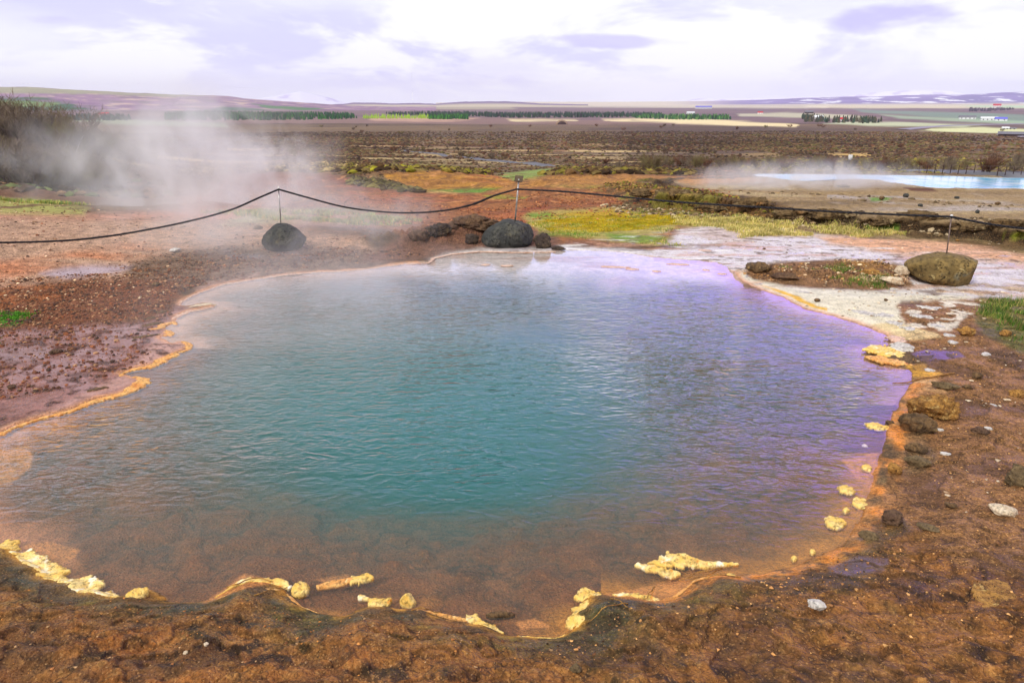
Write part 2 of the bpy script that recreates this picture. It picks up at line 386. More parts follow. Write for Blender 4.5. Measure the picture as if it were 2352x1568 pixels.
def empty(name, loc, label=None, cat=None, group=None, rz=0):
    o = bpy.data.objects.new(name, None); COL.objects.link(o); o.location = loc; o.rotation_euler = (0, 0, rz)
    o.empty_display_size = 0.1; tag(o, label, cat, group); return o
def grid_faces(nr, nc):
    i = np.arange(nr-1)[:, None]*nc+np.arange(nc-1)[None, :]
    return np.stack([i, i+nc, i+nc+1, i+1], -1).reshape(-1, 4)[:, ::1]

# ------------------------------------------------------------------ material helper
class Mat:
    def __init__(s, name, rough=0.9, spec=0.3, col=(.5, .5, .5, 1)):
        s.m = bpy.data.materials.new(name); s.m.use_nodes = True; s.t = s.m.node_tree
        s.b = s.t.nodes['Principled BSDF']; s.o = s.t.nodes['Material Output']
        s.b.inputs['Roughness'].default_value = rough; s.b.inputs['Specular IOR Level'].default_value = spec
        s.b.inputs['Base Color'].default_value = col
    def n(s, t, **kw):
        x = s.t.nodes.new(t)
        for k_, v_ in kw.items():
            if k_ in x.inputs.keys(): s.inp(x, k_, v_)
            else: setattr(x, k_, v_)
        return x
    def inp(s, x, k_, v_):
        if hasattr(v_, 'is_linked') or isinstance(v_, bpy.types.NodeSocket): s.t.links.new(v_, x.inputs[k_])
        else: x.inputs[k_].default_value = v_
    def l(s, a, b): s.t.links.new(a, b)
    def attr(s, name): 
        x = s.t.nodes.new('ShaderNodeAttribute'); x.attribute_name = name; return x
    def noise(s, scale, detail=4, rough=.55, dist=0, vec=None, typ=None):
        x = s.t.nodes.new('ShaderNodeTexNoise'); x.inputs['Scale'].default_value = scale; x.inputs['Detail'].default_value = detail
        x.inputs['Roughness'].default_value = rough; x.inputs['Distortion'].default_value = dist
        s.l(vec if vec else s.obj(), x.inputs['Vector']); return x.outputs[0]
    def obj(s):
        if not hasattr(s, '_tc'): s._tc = s.t.nodes.new('ShaderNodeTexCoord')
        return s._tc.outputs['Object']
    def geo(s):
        if not hasattr(s, '_g'): s._g = s.t.nodes.new('ShaderNodeNewGeometry')
        return s._g
    def math(s, op, a, b=None, clamp=False):
        x = s.t.nodes.new('ShaderNodeMath'); x.operation = op; x.use_clamp = clamp
        for i, v_ in enumerate((a, b)):
            if v_ is None: continue
            if isinstance(v_, (int, float)): x.inputs[i].default_value = v_
            else: s.l(v_, x.inputs[i])
        return x.outputs[0]
    def ramp(s, v_, a, b, lo=0., hi=1.):
        x = s.t.nodes.new('ShaderNodeMapRange'); x.interpolation_type = 'SMOOTHSTEP'
        for i, q in ((1, a), (2, b), (3, lo), (4, hi)): x.inputs[i].default_value = q
        s.l(v_, x.inputs[0]); return x.outputs[0]
    def mix(s, f, a, b, mode='MIX'):
        x = s.t.nodes.new('ShaderNodeMix'); x.data_type = 'RGBA'; x.blend_type = mode
        if isinstance(f, (int, float)): x.inputs[0].default_value = f
        else: s.l(f, x.inputs[0])
        for i, v_ in ((6, a), (7, b)):
            if isinstance(v_, tuple): x.inputs[i].default_value = v_ if len(v_) == 4 else tuple(v_)+(1,)
            else: s.l(v_, x.inputs[i])
        return x.outputs[2]
    def bump(s, h, dist, strength=1.0, prev=None):
        x = s.t.nodes.new('ShaderNodeBump'); x.inputs['Distance'].default_value = dist; x.inputs['Strength'].default_value = strength
        s.l(h, x.inputs['Height'])
        if prev: s.l(prev, x.inputs['Normal'])
        return x.outputs[0]
    def scale(s, col, f):
        x = s.t.nodes.new('ShaderNodeVectorMath'); x.operation = 'SCALE'; s.l(col, x.inputs[0])
        if isinstance(f, (int, float)): x.inputs['Scale'].default_value = f
        else: s.l(f, x.inputs['Scale'])
        return x.outputs[0]
# ------------------------------------------------------------------ ground sheet
def radial_rows():
    rs = [0.3, 0.6, 0.9, 1.15]; r = 1.3
    while r < 9500:
        rs.append(r)
        px = 2.0 if r < 9 else 2.3
        dr = (r*r+CAMH**2)/(F*CAMH)*px
        if r < 9: dr = min(dr, 0.03)
        elif r < 24: dr = min(dr, 0.05)
        elif r < 60: dr = min(dr, 0.25)
        else: dr = min(dr, r*0.016)
        r += dr
    return np.array(rs)
rows = radial_rows()
fine = np.radians(np.linspace(-46, 46, 1200))
coarse = np.radians(np.linspace(46, 314, 90))[1:-1]
az = np.concatenate([fine, coarse, [fine[0]+2*np.pi]])
RR, AA = np.meshgrid(rows, az, indexing='ij')
gx = (RR*np.sin(AA)).ravel(); gy = (RR*np.cos(AA)).ravel(); rr = RR.ravel()
print('ground verts', gx.size)
z, sd, pl, push, bs = height(gx, gy)
px_, py_ = project(gx, gy, z)
px_ = np.nan_to_num(px_, nan=-9e3); py_ = np.nan_to_num(py_, nan=9e3)
# adaptive noise (grain follows the distance so near and far keep detail)
def bandnoise(x, y, r, f, octv, seed):
    lev = np.log2(np.maximum(r, 1)/4.0); l0 = np.floor(lev); fr = lev-l0; f0 = f*2.0**(-l0)
    return fbm(x*f0, y*f0, octv, seed)*(1-fr)+fbm(x*f0*.5, y*f0*.5, octv, seed)*fr
B1 = bandnoise(gx, gy, rr, 2.2, 4, 61); B2 = bandnoise(gx, gy, rr, 7.0, 4, 62); B3 = bandnoise(gx, gy, rr, 0.9, 3, 63)
Bw = bandnoise(gx*0.45, gy*1.6, rr, 2.0, 4, 64)       # streaky
col = np.zeros((gx.size, 3)); wet = np.zeros(gx.size); grain = np.full(gx.size, 0.5)
WX = px_+B1*26+B2*9; WY = py_+B3*5+B2*3
def paint(mask, c, amount=1.0, wetv=None, gr=None):
    global col, wet, grain
    m = (np.clip(mask, 0, 1)*amount)
    idx = m > 0.001
    mm = m[idx][:, None]
    col[idx] = col[idx]*(1-mm)+lin(c)[None, :]*mm
    if wetv is not None: wet[idx] = wet[idx]*(1-m[idx])+wetv*m[idx]
    if gr is not None: grain[idx] = grain[idx]*(1-m[idx])+gr*m[idx]
def zone(poly, c, soft=8, amount=1.0, wetv=None, gr=None, warp=1.0, thr=None):
    """thr=(noise, lo, hi): the zone is broken up by a noise"""
    d = sdpoly(px_+(WX-px_)*warp, py_+(WY-py_)*warp, poly, soft+60)
    m = ss(-soft, soft, d)
    if thr is not None: m = m*ss(thr[1], thr[2], thr[0])
    paint(m, c, amount, wetv, gr)
ALL = np.ones(gx.size)
# --- plain and heath
paint(ALL, (104,82,60), gr=0.6)
paint(ss(-0.1, 0.5, B1), (82,64,52)); paint(ss(0.1, 0.6, B2), (68,52,42), .75); paint(ss(0.05, 0.5, -B2)*ss(-.2, .4, Bw), (150,122,84), .7)
def band(y0, y1, s=4): return ss(y0-s, y0+s, WY)*(1-ss(y1-s, y1+s, WY))
far_m = ss(30, 60, rr)
paint(band(352, 385, 8)*far_m*ss(-0.05, 0.35, Bw)*(px_ < 1720), (205,176,118), .95)
paint(band(326, 350, 5)*far_m*ss(0.0, 0.3, -B1)*(px_ < 1500)*(px_ > 700), (112,62,40), .8)
paint(band(332, 352, 5)*far_m*ss(0.05, 0.4, Bw)*(px_ < 1700)*(px_ > 520), (212,178,120), .9)
paint(band(368, 402, 6)*far_m*ss(-0.1, 0.4, Bw)*(px_ > 1700), (150,130,66), .8)
zone([(1640,345),(1760,348),(1820,362),(1720,366),(1650,358)], (214,176,110), 5, .9, thr=(Bw, -.2, .2))
zone([(1290,340),(1640,352),(1640,362),(1290,356)], (208,180,124), 5, .8, thr=(Bw, -.2, .3))
zone([(1900,352),(2000,352),(2010,360),(1900,360)], (220,180,100), 3, .8)
paint(band(281, 345, 4)*far_m*(px_ > 1350)*ss(-.2,.5,B1), (74,56,48), .75)
B0 = bandnoise(gx*.6, gy, rr, .55, 3, 66); paint(far_m*ss(.0, .35, B0), (66,50,42), .7); paint(far_m*ss(.05, .4, -B0)*ss(-.3, .2, Bw), (134,108,74), .6)
# --- far plain with fields
plain = 1-ss(281, 285, WY)
paint(plain*ss(25,40,rr), (112,88,92), 1.0, gr=.1)
paint(plain*ss(0, .4, Bw), (136,110,104), .6); paint(plain*ss(.05, .4, -Bw), (92,72,82), .6)
zone([(500,272),(1090,271),(1700,281),(1700,287),(1000,284),(500,284)], (130,100,92), 3, .8)
zone([(850,271),(1000,270),(1100,272),(1090,276),(960,278),(850,276)], (190,150,128), 2, .9)
for P, c_, a_ in (
 ([(1400,276),(1430,273),(1560,274),(1640,278),(1520,282),(1400,280)], (226,206,160), .7),
 ([(1170,275),(1330,275),(1320,280),(1180,280)], (226,206,160), .9),
 ([(1450,273),(1580,271),(1640,275),(1830,286),(1830,292),(1700,290),(1560,284)], (236,214,164), 1),
 ([(1390,274),(1450,274),(1450,278),(1380,279)], (236,214,164), .9),
 ([(1700,262),(1800,258),(1900,262),(2040,272),(1980,277),(1900,272),(1700,268)], (196,190,160), .9),
 ([(1950,280),(2100,280),(2290,285),(2220,292),(2000,290),(1900,285)], (200,206,168), .9),
 ([(2130,295),(2260,292),(2352,296),(2420,300),(2420,307),(2352,306),(2240,304),(2140,301)], (214,214,160), 1),
 ([(2110,300),(2200,296),(2240,300),(2200,303)], (214,214,160), .5),
 ([(1850,242),(2352,240),(2420,240),(2420,249),(2352,249),(2240,249),(1950,249),(1850,246)], (222,208,172), .9),
 ([(2180,240),(2420,239),(2420,249),(2352,248),(2240,246)], (160,200,160), .8),
 ([(1960,252),(2200,258),(2352,264),(2420,266),(2420,283),(2352,282),(2240,275),(2100,266),(1980,258)], (120,150,132), .75),
 ([(2020,264),(2200,272),(2352,277),(2420,280),(2420,289),(2260,284),(2080,275)], (160,184,150), .8),
 ([(2250,284),(2420,288),(2420,295),(2250,291)], (104,84,80), .8),
 ([(2000,268),(2200,278),(2330,286),(2330,290),(2200,288),(2050,279),(1980,272)], (104,80,84), .8),
 ([(1180,238),(1500,240),(1700,243),(1900,244),(1900,249),(1500,247),(1180,246)], (222,210,182), .8),
 ([(800,247),(1180,244),(1180,250),(820,252)], (196,186,150), .6),
 ([(60,268),(200,270),(330,276),(520,284),(520,292),(300,286),(100,278)], (150,164,130), .8),
 ([(1430,271),(1560,268),(1720,273),(1720,276),(1560,272)], (120,98,94), .8)):
    zone(P, c_, 2.2, a_*.85, gr=.05, warp=.8)
# --- left hillside
hs = ss(-48, -47, -0)+0
zone([(-300,300),(0,322),(120,345),(230,385),(330,420),(420,450),(300,470),(-300,470)], (112,78,62), 6, 1, gr=.6)
zone([(-300,330),(0,335),(120,360),(260,410),(420,450),(420,456),(200,420),(0,372),(-300,350)], (140,92,74), 6, .8, thr=(Bw, -.3, .3))
zone([(60,360),(220,390),(360,430),(300,440),(80,400)], (92,110,60), 8, .5, thr=(B1, 0, .4))
zone([(400,390),(1180,390),(1180,470),(300,470)], (120,104,80), 10, .6)
# --- orange slopes
zone([(520,400),(640,395),(760,400),(840,412),(900,425),(1000,440),(1000,470),(480,450)], (140,88,72), 8, 1, gr=.5)
zone([(480,398),(640,392),(880,398),(880,378),(480,380)], (120,104,66), 5, .8, thr=(B2, -.3, .2))
zone([(870,398),(900,390),(1000,388),(1090,392),(1140,404),(1190,420),(1140,434),(1060,436),(980,440),(900,420)], (182,128,50), 4, 1, gr=.6)
zone([(1020,392),(1110,392),(1190,415),(1160,425),(1060,410)], (186,96,50), 6, .7, thr=(B1, -.3, .2))
zone([(790,378),(900,376),(1060,380),(1150,396),(1100,400),(1000,392),(900,394),(800,398)], (96,78,46), 5, .95)
zone([(900,374),(1060,380),(1060,390),(900,390)], (150,142,44), 4, .8, thr=(B2, -.1, .2))
zone([(1140,402),(1170,396),(1240,388),(1290,386),(1250,404),(1220,416),(1180,414)], (130,150,74), 4, 1)
zone([(960,440),(1080,432),(1160,430),(1110,444),(980,448)], (104,140,56), 5, 1)
zone([(800,410),(860,415),(960,436),(960,444),(890,436),(800,420)], (98,92,62), 4, .8)
zone([(980,441),(1010,440),(1060,444),(1050,448),(990,446)], (232,196,120), 2, 1)
zone([(420,450),(700,436),(900,440),(1100,446),(1160,430),(1210,412),(1280,402),(1420,398),(1560,405),(1560,440),(1700,470),(1800,500),(1500,560),(1000,560),(900,530),(700,500),(420,500)], (158,100,58), 7, 1, gr=.8)
zone([(1100,446),(1160,430),(1210,412),(1280,402),(1420,398),(1560,405),(1640,440),(1400,432),(1240,430)], (176,124,62), 6, .9)
zone([(1150,460),(1400,455),(1550,470),(1500,482),(1200,490),(1000,480)], (142,64,42), 8, .8, thr=(B1, -.4, .2))
zone([(1100,495),(1260,480),(1300,500),(1200,520),(1060,520)], (188,104,62), 8, .7)
zone([(800,440),(1100,450),(1100,470),(700,470)], (178,88,56), 8, .7, thr=(Bw, -.3, .3))
zone([(1390,440),(1280,430),(1250,430),(1300,425),(1560,432),(1560,445)], (146,134,48), 6, .9, thr=(B2, -.4, .1))
zone([(1120,452),(1210,450),(1200,457),(1130,456)], (150,160,50), 3, .8)
om = ((py_ > 385) & (py_ < 545) & (px_ > 480) & (px_ < 1780) & (rr < 48) & (rr > 9.5))*1.0
paint(om*ss(.1,.4,Bw), (144,92,52), .55); paint(om*ss(.15,.45,-Bw)*ss(-.2,.2,B1), (214,140,84), .5)
Fn = bandnoise(gx, gy, rr, 14, 3, 87); paint(om*ss(.12,.35,Fn), (96,58,38), .6); paint(om*ss(.1,.4,B2), (118,76,46), .6); paint(om*(1-ss(.0,.05,np.abs(B1+.3*Fn))), (92,60,40), .55); paint(om*ss(.3,.5,-Fn), (226,160,104), .5)
paint(band(440, 540, 6)*ss(.25, .55, B2)*(rr < 26)*(px_ > 600)*(px_ < 1700), (120,60,36), .6)
paint(band(400, 470, 6)*ss(.2, .5, Bw)*(rr < 40)*(px_ > 1100)*(px_ < 1700), (222,160,88), .5)
zone([(1260,400),(1300,382),(1400,378),(1480,384),(1560,396),(1560,404),(1400,399)], (74,52,34), 4, .95)
# --- left gravel flats
zone([(-400,470),(0,492),(200,500),(420,500),(640,520),(820,545),(900,600),(700,625),(500,640),(300,690),(0,700),(-400,720)], (186,148,124), 14, 1, .15, gr=.9)
zone([(-400,470),(0,480),(200,490),(420,480),(600,470),(860,500),(860,520),(640,516),(420,505),(0,500),(-400,500)], (196,140,118), 12, 1, .1, gr=.7)
zone([(-400,455),(0,455),(60,455),(200,475),(190,492),(60,492),(-400,492)], (170,168,92), 10, .9, thr=(B2, -.5, .0))
zone([(600,480),(760,475),(960,500),(900,520),(700,510),(500,520),(520,505)], (158,172,120), 9, .7, thr=(Bw, -.4, .2))
zone([(-400,610),(0,600),(140,585),(280,560),(420,570),(300,600),(140,620),(0,640),(-400,650)], (200,112,64), 14, .7, thr=(Bw, -.4, .3))
zone([(100,628),(200,610),(330,610),(280,625),(160,640)], (170,150,165), 10, .8, .95, gr=.1)
zone([(300,600),(460,570),(700,565),(900,580),(960,590),(850,618),(700,622),(560,640),(400,680),(280,680)], (104,80,62), 14, .9, .45, gr=.9)
zone([(520,575),(600,565),(700,585),(760,600),(640,605),(540,600)], (96,90,104), 12, .6, .9, thr=(B2, -.3, .3))
zone([(900,560),(960,520),(1100,510),(1240,530),(1290,560),(1200,572),(1080,575),(980,592),(900,600),(820,600)], (120,84,70), 8, .95, .2, gr=.9)
zone([(-400,680),(0,660),(200,640),(400,650),(420,680),(340,730),(200,740),(0,760),(-400,780)], (120,70,46), 14, 1, .2, gr=1)
zone([(-400,680),(0,660),(120,650),(160,680),(0,720),(-400,740)], (168,96,48), 10, .6, .2, thr=(B2, -.3, .2))
zone([(-60,730),(20,715),(80,728),(50,745),(-60,760)], (60,120,24), 6, 1)
zone([(-400,760),(0,755),(200,740),(340,735),(420,690),(440,730),(420,800),(330,850),(300,900),(100,950),(-60,1000),(-400,1080)], (134,84,74), 10, 1, .85, gr=.35)
zone([(-400,790),(0,790),(220,790),(200,830),(0,835),(-400,840)], (118,80,76), 14, .7, .97, gr=.1, thr=(Bw, -.3, .1))
pud = ss(.05, .3, bandnoise(gx, gy*1.5, rr, 1.4, 3, 77))
zone([(-400,780),(0,775),(330,740),(420,800),(300,860),(100,940),(-400,1000)], (140,98,96), 14, .6, 1.0, gr=.02, thr=(pud, .1, .9))
zone([(-400,740),(0,740),(330,730),(330,850),(0,930),(-400,960)], (92,50,36), 16, .85, .3, gr=.9, thr=(B2, .12, .4))
zone([(340,800),(440,690),(480,650),(600,630),(440,700),(430,790),(300,880),(100,950),(0,985),(140,930),(300,850)], (200,150,134), 8, .5, .95, gr=.15)
zone([(-400,760),(0,755),(340,735),(430,700),(430,800),(330,850),(100,950),(-400,1080)], (70,42,38), 10, .8, .5, gr=.9, thr=(bandnoise(gx, gy*1.3, rr, 9, 4, 89), .14, .34))
zone([(-400,760),(0,755),(340,735),(430,700),(430,800),(330,850),(100,950),(-400,1080)], (84,56,52), 10, .7, .7, thr=(-np.abs(bandnoise(gx, gy*1.6, rr, 2.4, 4, 90)), -.04, .0))
# --- moss and meadow
zone([(1200,500),(1225,485),(1300,480),(1500,474),(1600,485),(1800,510),(1830,525),(1700,530),(1560,520),(1500,550),(1560,568),(1480,565),(1380,552),(1230,530)], (176,158,88), 6, 1, gr=.7)
zone([(1216,512),(1260,490),(1400,480),(1520,480),(1640,500),(1560,512),(1480,520),(1400,530),(1300,530)], (186,152,18), 7, 1, thr=(B2, -.6, -.1))
for P in ([(1215,490),(1270,487),(1262,505),(1230,506)],[(1380,532),(1440,538),(1560,545),(1480,560),(1420,552)],[(1300,520),(1420,516),(1540,505),(1420,526)],[(1540,490),(1640,502),(1700,510),(1600,515)],[(1230,535),(1330,530),(1380,540),(1260,546)]):
    zone(P, (104,146,32), 7, .9, thr=(B1, -.6, .1))
zone([(1568,492),(1700,500),(1840,518),(1840,527),(1700,528),(1580,512)], (200,176,96), 6, 1)
zone([(1690,530),(1820,530),(1850,540),(1780,546),(1700,544)], (196,176,104), 5, .9, thr=(B2,-.4,.1))
zone([(1880,522),(2020,530),(2060,540),(1960,542),(1880,536)], (190,170,96), 5, .9)
# --- sinter flats
zone([(984,600),(1037,580),(1101,574),(1290,570),(1300,562),(1500,575),(1560,530),(1640,515),(1900,540),(2100,545),(2352,552),(2700,560),(2700,700),(2352,690),(2240,680),(2200,700),(2120,720),(2080,780),(2000,760),(1890,722),(1800,690),(1740,664),(1668,625)], (216,206,206), 8, 1, .75, gr=.15)
zone([(1870,540),(2100,545),(2352,552),(2700,560),(2700,620),(2352,606),(2100,590),(1980,570),(1900,560)], (226,170,134), 9, .95, .15, gr=.5, thr=(Bw, -.7, -.1))
zone([(1560,580),(1700,560),(1900,575),(2352,610),(2700,640),(2700,690),(2352,670),(2100,610),(1800,600)], (196,180,178), 10, .7, .9, thr=(Bw, -.1, .25))
zone([(1560,530),(1640,515),(1900,540),(1860,570),(1700,560),(1600,560)], (200,170,150), 8, .6, .6, thr=(B1, -.2, .2))
zone([(2140,640),(2352,640),(2700,650),(2700,780),(2352,730),(2200,700),(2140,690)], (196,160,118), 10, .7, .1, gr=.9, thr=(B2, -.2, .3))
zone([(1300,560),(1290,552),(1500,560),(1700,562),(1560,570),(1400,566)], (130,90,74), 5, .85, .3, gr=.8, thr=(B1, -.5, .1))
zone([(1690,655),(1800,668),(1960,680),(2100,676),(2220,680),(2160,700),(2060,716),(2100,730),(2060,770),(1980,748),(1890,722),(1800,690)], (234,222,200), 5, 1, .25, gr=.2)
zone([(1660,618),(1700,620),(1810,660),(1950,664),(2100,672),(1960,690),(1780,680),(1700,655)], (234,224,206), 6, .8, .3, gr=.12)
zone([(1440,566),(1560,560),(1570,568),(1500,570)], (96,60,42), 3, .9)
# streaks, stains and fringes of the sinter flats
Bs = bandnoise(gx*.30, gy*1.25, rr, 7.0, 4, 81); Bt = bandnoise(gx*.45, gy*1.3, rr, 16.0, 3, 82)
flatm = ss(-6, 6, sdpoly(px_, py_, [(984,604),(1100,580),(1300,562),(1560,526),(1640,515),(1900,530),(2352,552),(2700,560),(2700,690),(2240,680),(2160,690),(1950,664),(1690,655),(1668,625)]))*(sd > 0)
paint(flatm*ss(.12, .3, Bs), (204,154,124), .6); paint(flatm*ss(.15, .35, -Bs)*ss(-.2,.2,B1), (246,238,236), .9)
paint(flatm*ss(.14, .34, Bt)*ss(-.2, .3, B3+.2), (120,94,84), .8, .2); paint(flatm*(1-ss(.0, .04, np.abs(Bs)))*ss(-.2, .1, B2), (140,116,110), .6, .3); paint(flatm*ss(.30, .45, -Bt)*ss(-.2, .2, B2), (170,160,190), .7, 1.0)  # lavender wet patches carry the sky's reflection as colour
# mound, mud, right shore
zone([(1700,622),(1740,606),(1800,602),(1920,596),(2020,600),(2085,625),(2095,655),(2020,668),(1900,664),(1800,656),(1720,640)], (128,92,64), 5, 1, .1, gr=1)
zone([(1920,600),(2010,598),(2090,615),(2000,618)], (150,108,58), 4, .9)
zone([(1960,625),(2080,625),(2090,650),(1980,645)], (220,186,156), 5, .8, thr=(B2, -.2, .2))
zone([(2055,700),(2140,690),(2240,690),(2260,700),(2400,690),(2700,700),(2700,1568),(2000,1568),(2030,1100),(2090,900),(2130,830),(2040,776),(2100,760),(2070,730)], (146,102,62), 6, 1, .45, gr=.8)
zone([(2080,716),(2160,690),(2260,700),(2200,760),(2130,760),(2040,770)], (236,222,206), 4, .95, .2, gr=.3, thr=(B2, .0, .12))
zone([(2000,745),(2060,740),(2160,765),(2170,775),(2100,780),(2040,778)], (238,210,160), 4, .9, .2)
zone([(2060,690),(2110,690),(2120,710),(2060,706)], (106,74,60), 5, .8)
zone([(2090,812),(2130,802),(2200,806),(2215,818),(2160,828),(2120,832)], (88,60,66), 3, 1, 1.0, gr=0, warp=.5)
zone([(2070,838),(2120,834),(2165,858),(2130,868),(2090,866)], (232,170,70), 4, .95, .3)
zone([(2090,870),(2150,870),(2180,900),(2100,900)], (216,168,120), 6, .8, .3)
zone([(2060,1000),(2120,990),(2140,1060),(2080,1100),(2050,1090)], (128,104,76), 12, .7, .5)
zone([(2230,810),(2300,800),(2360,820),(2700,830),(2700,870),(2340,850)], (84,60,40), 8, .8)
zone([(2240,700),(2300,690),(2700,700),(2700,810),(2340,810),(2260,770)], (96,104,46), 8, .8, gr=1)
# --- foreground bank
fore_poly = [(-600,1235),(0,1250),(100,1300),(187,1360),(290,1372),(433,1385),(560,1350),(690,1392),(784,1420),(900,1400),(1084,1435),(1234,1472),(1310,1446),(1340,1380),(1550,1370),(1701,1325),(1868,1286),(1971,1200),(2060,1180),(2200,1300),(2700,1400),(2700,3200),(-600,3200)]
zone(fore_poly, (148,96,48), 6, 1, .45, gr=.55)
Fm = ss(-6, 6, sdpoly(px_, py_, fore_poly, 80))
lowf = ss(1400, 1500, py_)
paint(Fm*ss(-.1, .4, B1)*(px_ < 1300), (158,94,40), .85)
paint(Fm*ss(.0, .30, B2)*ss(-.25, .2, B3), (50,32,20), .9, .6)
Br = np.abs(bandnoise(gx, gy*1.4, rr, 2.6, 4, 85)); paint(Fm*(1-ss(.0, .06, Br)), (44,30,20), .7, .5)
paint(Fm*ss(.3, .5, bandnoise(gx, gy, rr, 11, 3, 86)), (196,140,76), .5)
paint(Fm*ss(.05, .4, -B1)*(px_ > 1250), (104,72,46), .7)
paint(Fm*ss(.2, .5, -B2)*lowf, (176,122,62), .45)
sho = np.exp(-np.maximum(sd, 0)/0.10)*Fm
sho = np.exp(-(np.maximum(sd, 0)/0.20)**2)*Fm; paint(sho*ss(-.5, .1, B3+B1*.6), (72,70,32), .9, .6); paint(sho*ss(.0, .25, B1), (32,54,44), .95, .8); paint(sho*ss(.1, .3, -B1)*ss(-.2,.2,B2), (150,128,48), .7)
paint(Fm*np.exp(-np.maximum(sd, 0)/0.35)*ss(-.1, .4, bandnoise(gx, gy, rr, 3.5, 3, 88)), (92,86,50), .6, .6)
zone([(1340,1400),(1500,1400),(1650,1420),(1500,1480),(1330,1560),(1240,1500)], (98,90,48), 14, .5, .5, thr=(B1, -.3, .3))
zone([(2060,1290),(2120,1270),(2200,1260),(2190,1290),(2100,1320)], (84,62,56), 4, .0)
zone([(1890,1300),(1960,1275),(2040,1280),(2030,1310),(1930,1325)], (84,64,60), 5, .9, .98, gr=.1)
for f_, seed_, reg in ((2.1, 55, Fm), (1.7, 56, ss(-6, 6, sdpoly(px_, py_, [(2070,730),(2240,690),(2700,690),(2700,1500),(2000,1300),(2030,1100),(2100,880)], 80)))):
    v_ = fbm(gx*f_, gy*f_*1.3, 4, seed_)*3.2+.15*fbm(gx*f_*7, gy*f_*7, 2, seed_+1); fr2 = v_-np.floor(v_)
    paint(reg*(rr < 12)*np.exp(-((fr2-.86)/.07)**2), (46,30,20), .6, .4)
    paint(reg*(rr < 12)*ss(.0, .5, v_*.3)*(fr2 < .8), (142,98,60), .35, .2)
    paint(reg*(rr < 12)*ss(.15, .5, -v_*.35), (74,50,36), .5, .6, .25)
# orange mineral band along the right and near shore
so = np.maximum(sd, 0)
rb = (px_ > 1480)*(py_ > 880)*(py_ < 1420)
paint(rb*np.exp(-(so/0.085)**2)*(sd > -.25)*(sd < .3)*ss(-.5, .1, B2+.5*B1), (214,148,88), .9, .5, .6)
paint(rb*(sd > -.02)*(sd < .25)*np.exp(-((so-0.05)/0.05)**2)*ss(-.2, .3, B2), (232,140,50), .85, .5)
rb2 = (px_ > 1660)*(py_ > 620)*(py_ < 800)
paint(rb2*np.exp(-(so/0.045)**2)*(sd < .3), (226,166,136), .85, .6, .3)
paint(rb2*(px_ < 1900)*ss(.05, .09, so)*(1-ss(.12, .17, so))*ss(-.3, .1, B3), (242,186,64), .95)
lb = (px_ < 1000)*(py_ > 600)*(py_ < 1010)
paint(lb*np.exp(-(so/0.035)**2)*(sd < .2), (222,158,116), .9, .7, .2)
ob = (py_ > 1230)*(px_ < 1560)
paint(ob*np.exp(-(so/0.05)**2)*(sd < .2)*ss(-.3, .15, B2+B1*.5), (222,156,60), .9, .5, .4)
# --- pool bed
inb = 1-ss(-0.02, 0.012, sd)
near_bed = ss(-9, -8, -rr)
paint(inb, (122,72,40), 1, 0, gr=.35)
paint(inb*ss(1100, 900, py_)*ss(1350, 1700, px_), (84,70,62), .9)
paint(inb*ss(1150, 1350, py_)*ss(1000, 1600, px_), (98,56,34), .8)
paint(inb*ss(-.1, .5, B1), (146,92,54), .5)
cel = np.abs(fbm(gx*2.2, gy*2.2, 4, 51))
paint(inb*(1-ss(0.0, 0.05, cel)), (60,40,32), .55)
paint(inb*ss(.25, .6, B2), (78,48,34), .5)
vb = fbm(gx*1.25, gy*1.2*1.25*1.3, 4, 59)*3.2+.15*fbm(gx*1.25*7, gy*1.2*1.25*7, 2, 60); frb = vb-np.floor(vb)
pm = inb*(rr < 9)*ss(.0, .4, B3+.4*B2); paint(pm*np.exp(-((frb-.9)/.05)**2), (60,38,28), .6)
so_in = np.maximum(-sd, 0)
paint(inb*np.exp(-(so_in/0.16)**2)*(py_ > 1040)*(px_ > 1380), (198,128,48), .9)
paint(inb*np.exp(-(so_in/0.10)**2)*(py_ > 1240)*ss(-.1, .3, B3), (206,136,58), .8)
paint(inb*(1-ss(140, 200, px_+(WX-px_)*.5))*np.exp(-(so_in/0.2)**2), (206,136,92), .9)
shelf = ss(7.15, 7.75, gy+0.10*gx+0.3*fbm(gx*1.3, gy*1.3, 3, 53))*ss(-3.0, -1.6, gx)
paint(inb*shelf, (236,216,210), 1); paint(inb*shelf*ss(.1, .35, Bw), (206,160,136), .7)
paint(inb*np.exp(-(so_in/0.25)**2)*(py_ < 800)*(px_ < 1000), (220,170,140), .8)
paint(inb*np.exp(-(so_in/0.18)**2)*(py_ < 930)*(px_ > 1500), (196,150,130), .7)
for P in ([(-60,1040),(60,1030),(82,1045),(70,1075),(20,1110),(-60,1118)], [(50,1250),(110,1243),(180,1262),(170,1280),(120,1300),(70,1290)],[(470,1385),(520,1350),(560,1316),(640,1335),(560,1350)],[(1390,1365),(1480,1345),(1580,1325),(1600,1345),(1520,1385)],[(1930,1056),(1970,1050),(2020,1060),(2000,1130),(1960,1095)],[(730,1330),(800,1318),(840,1332),(780,1350)],[(1185,1430),(1230,1420),(1260,1440),(1200,1446)]):
    zone(P, (216,140,76), 4, .85, warp=.5)
paint(inb*ss(-.35, 1.1, sample(DPG, gx, gy, -5.)), (38,84,72), 1)
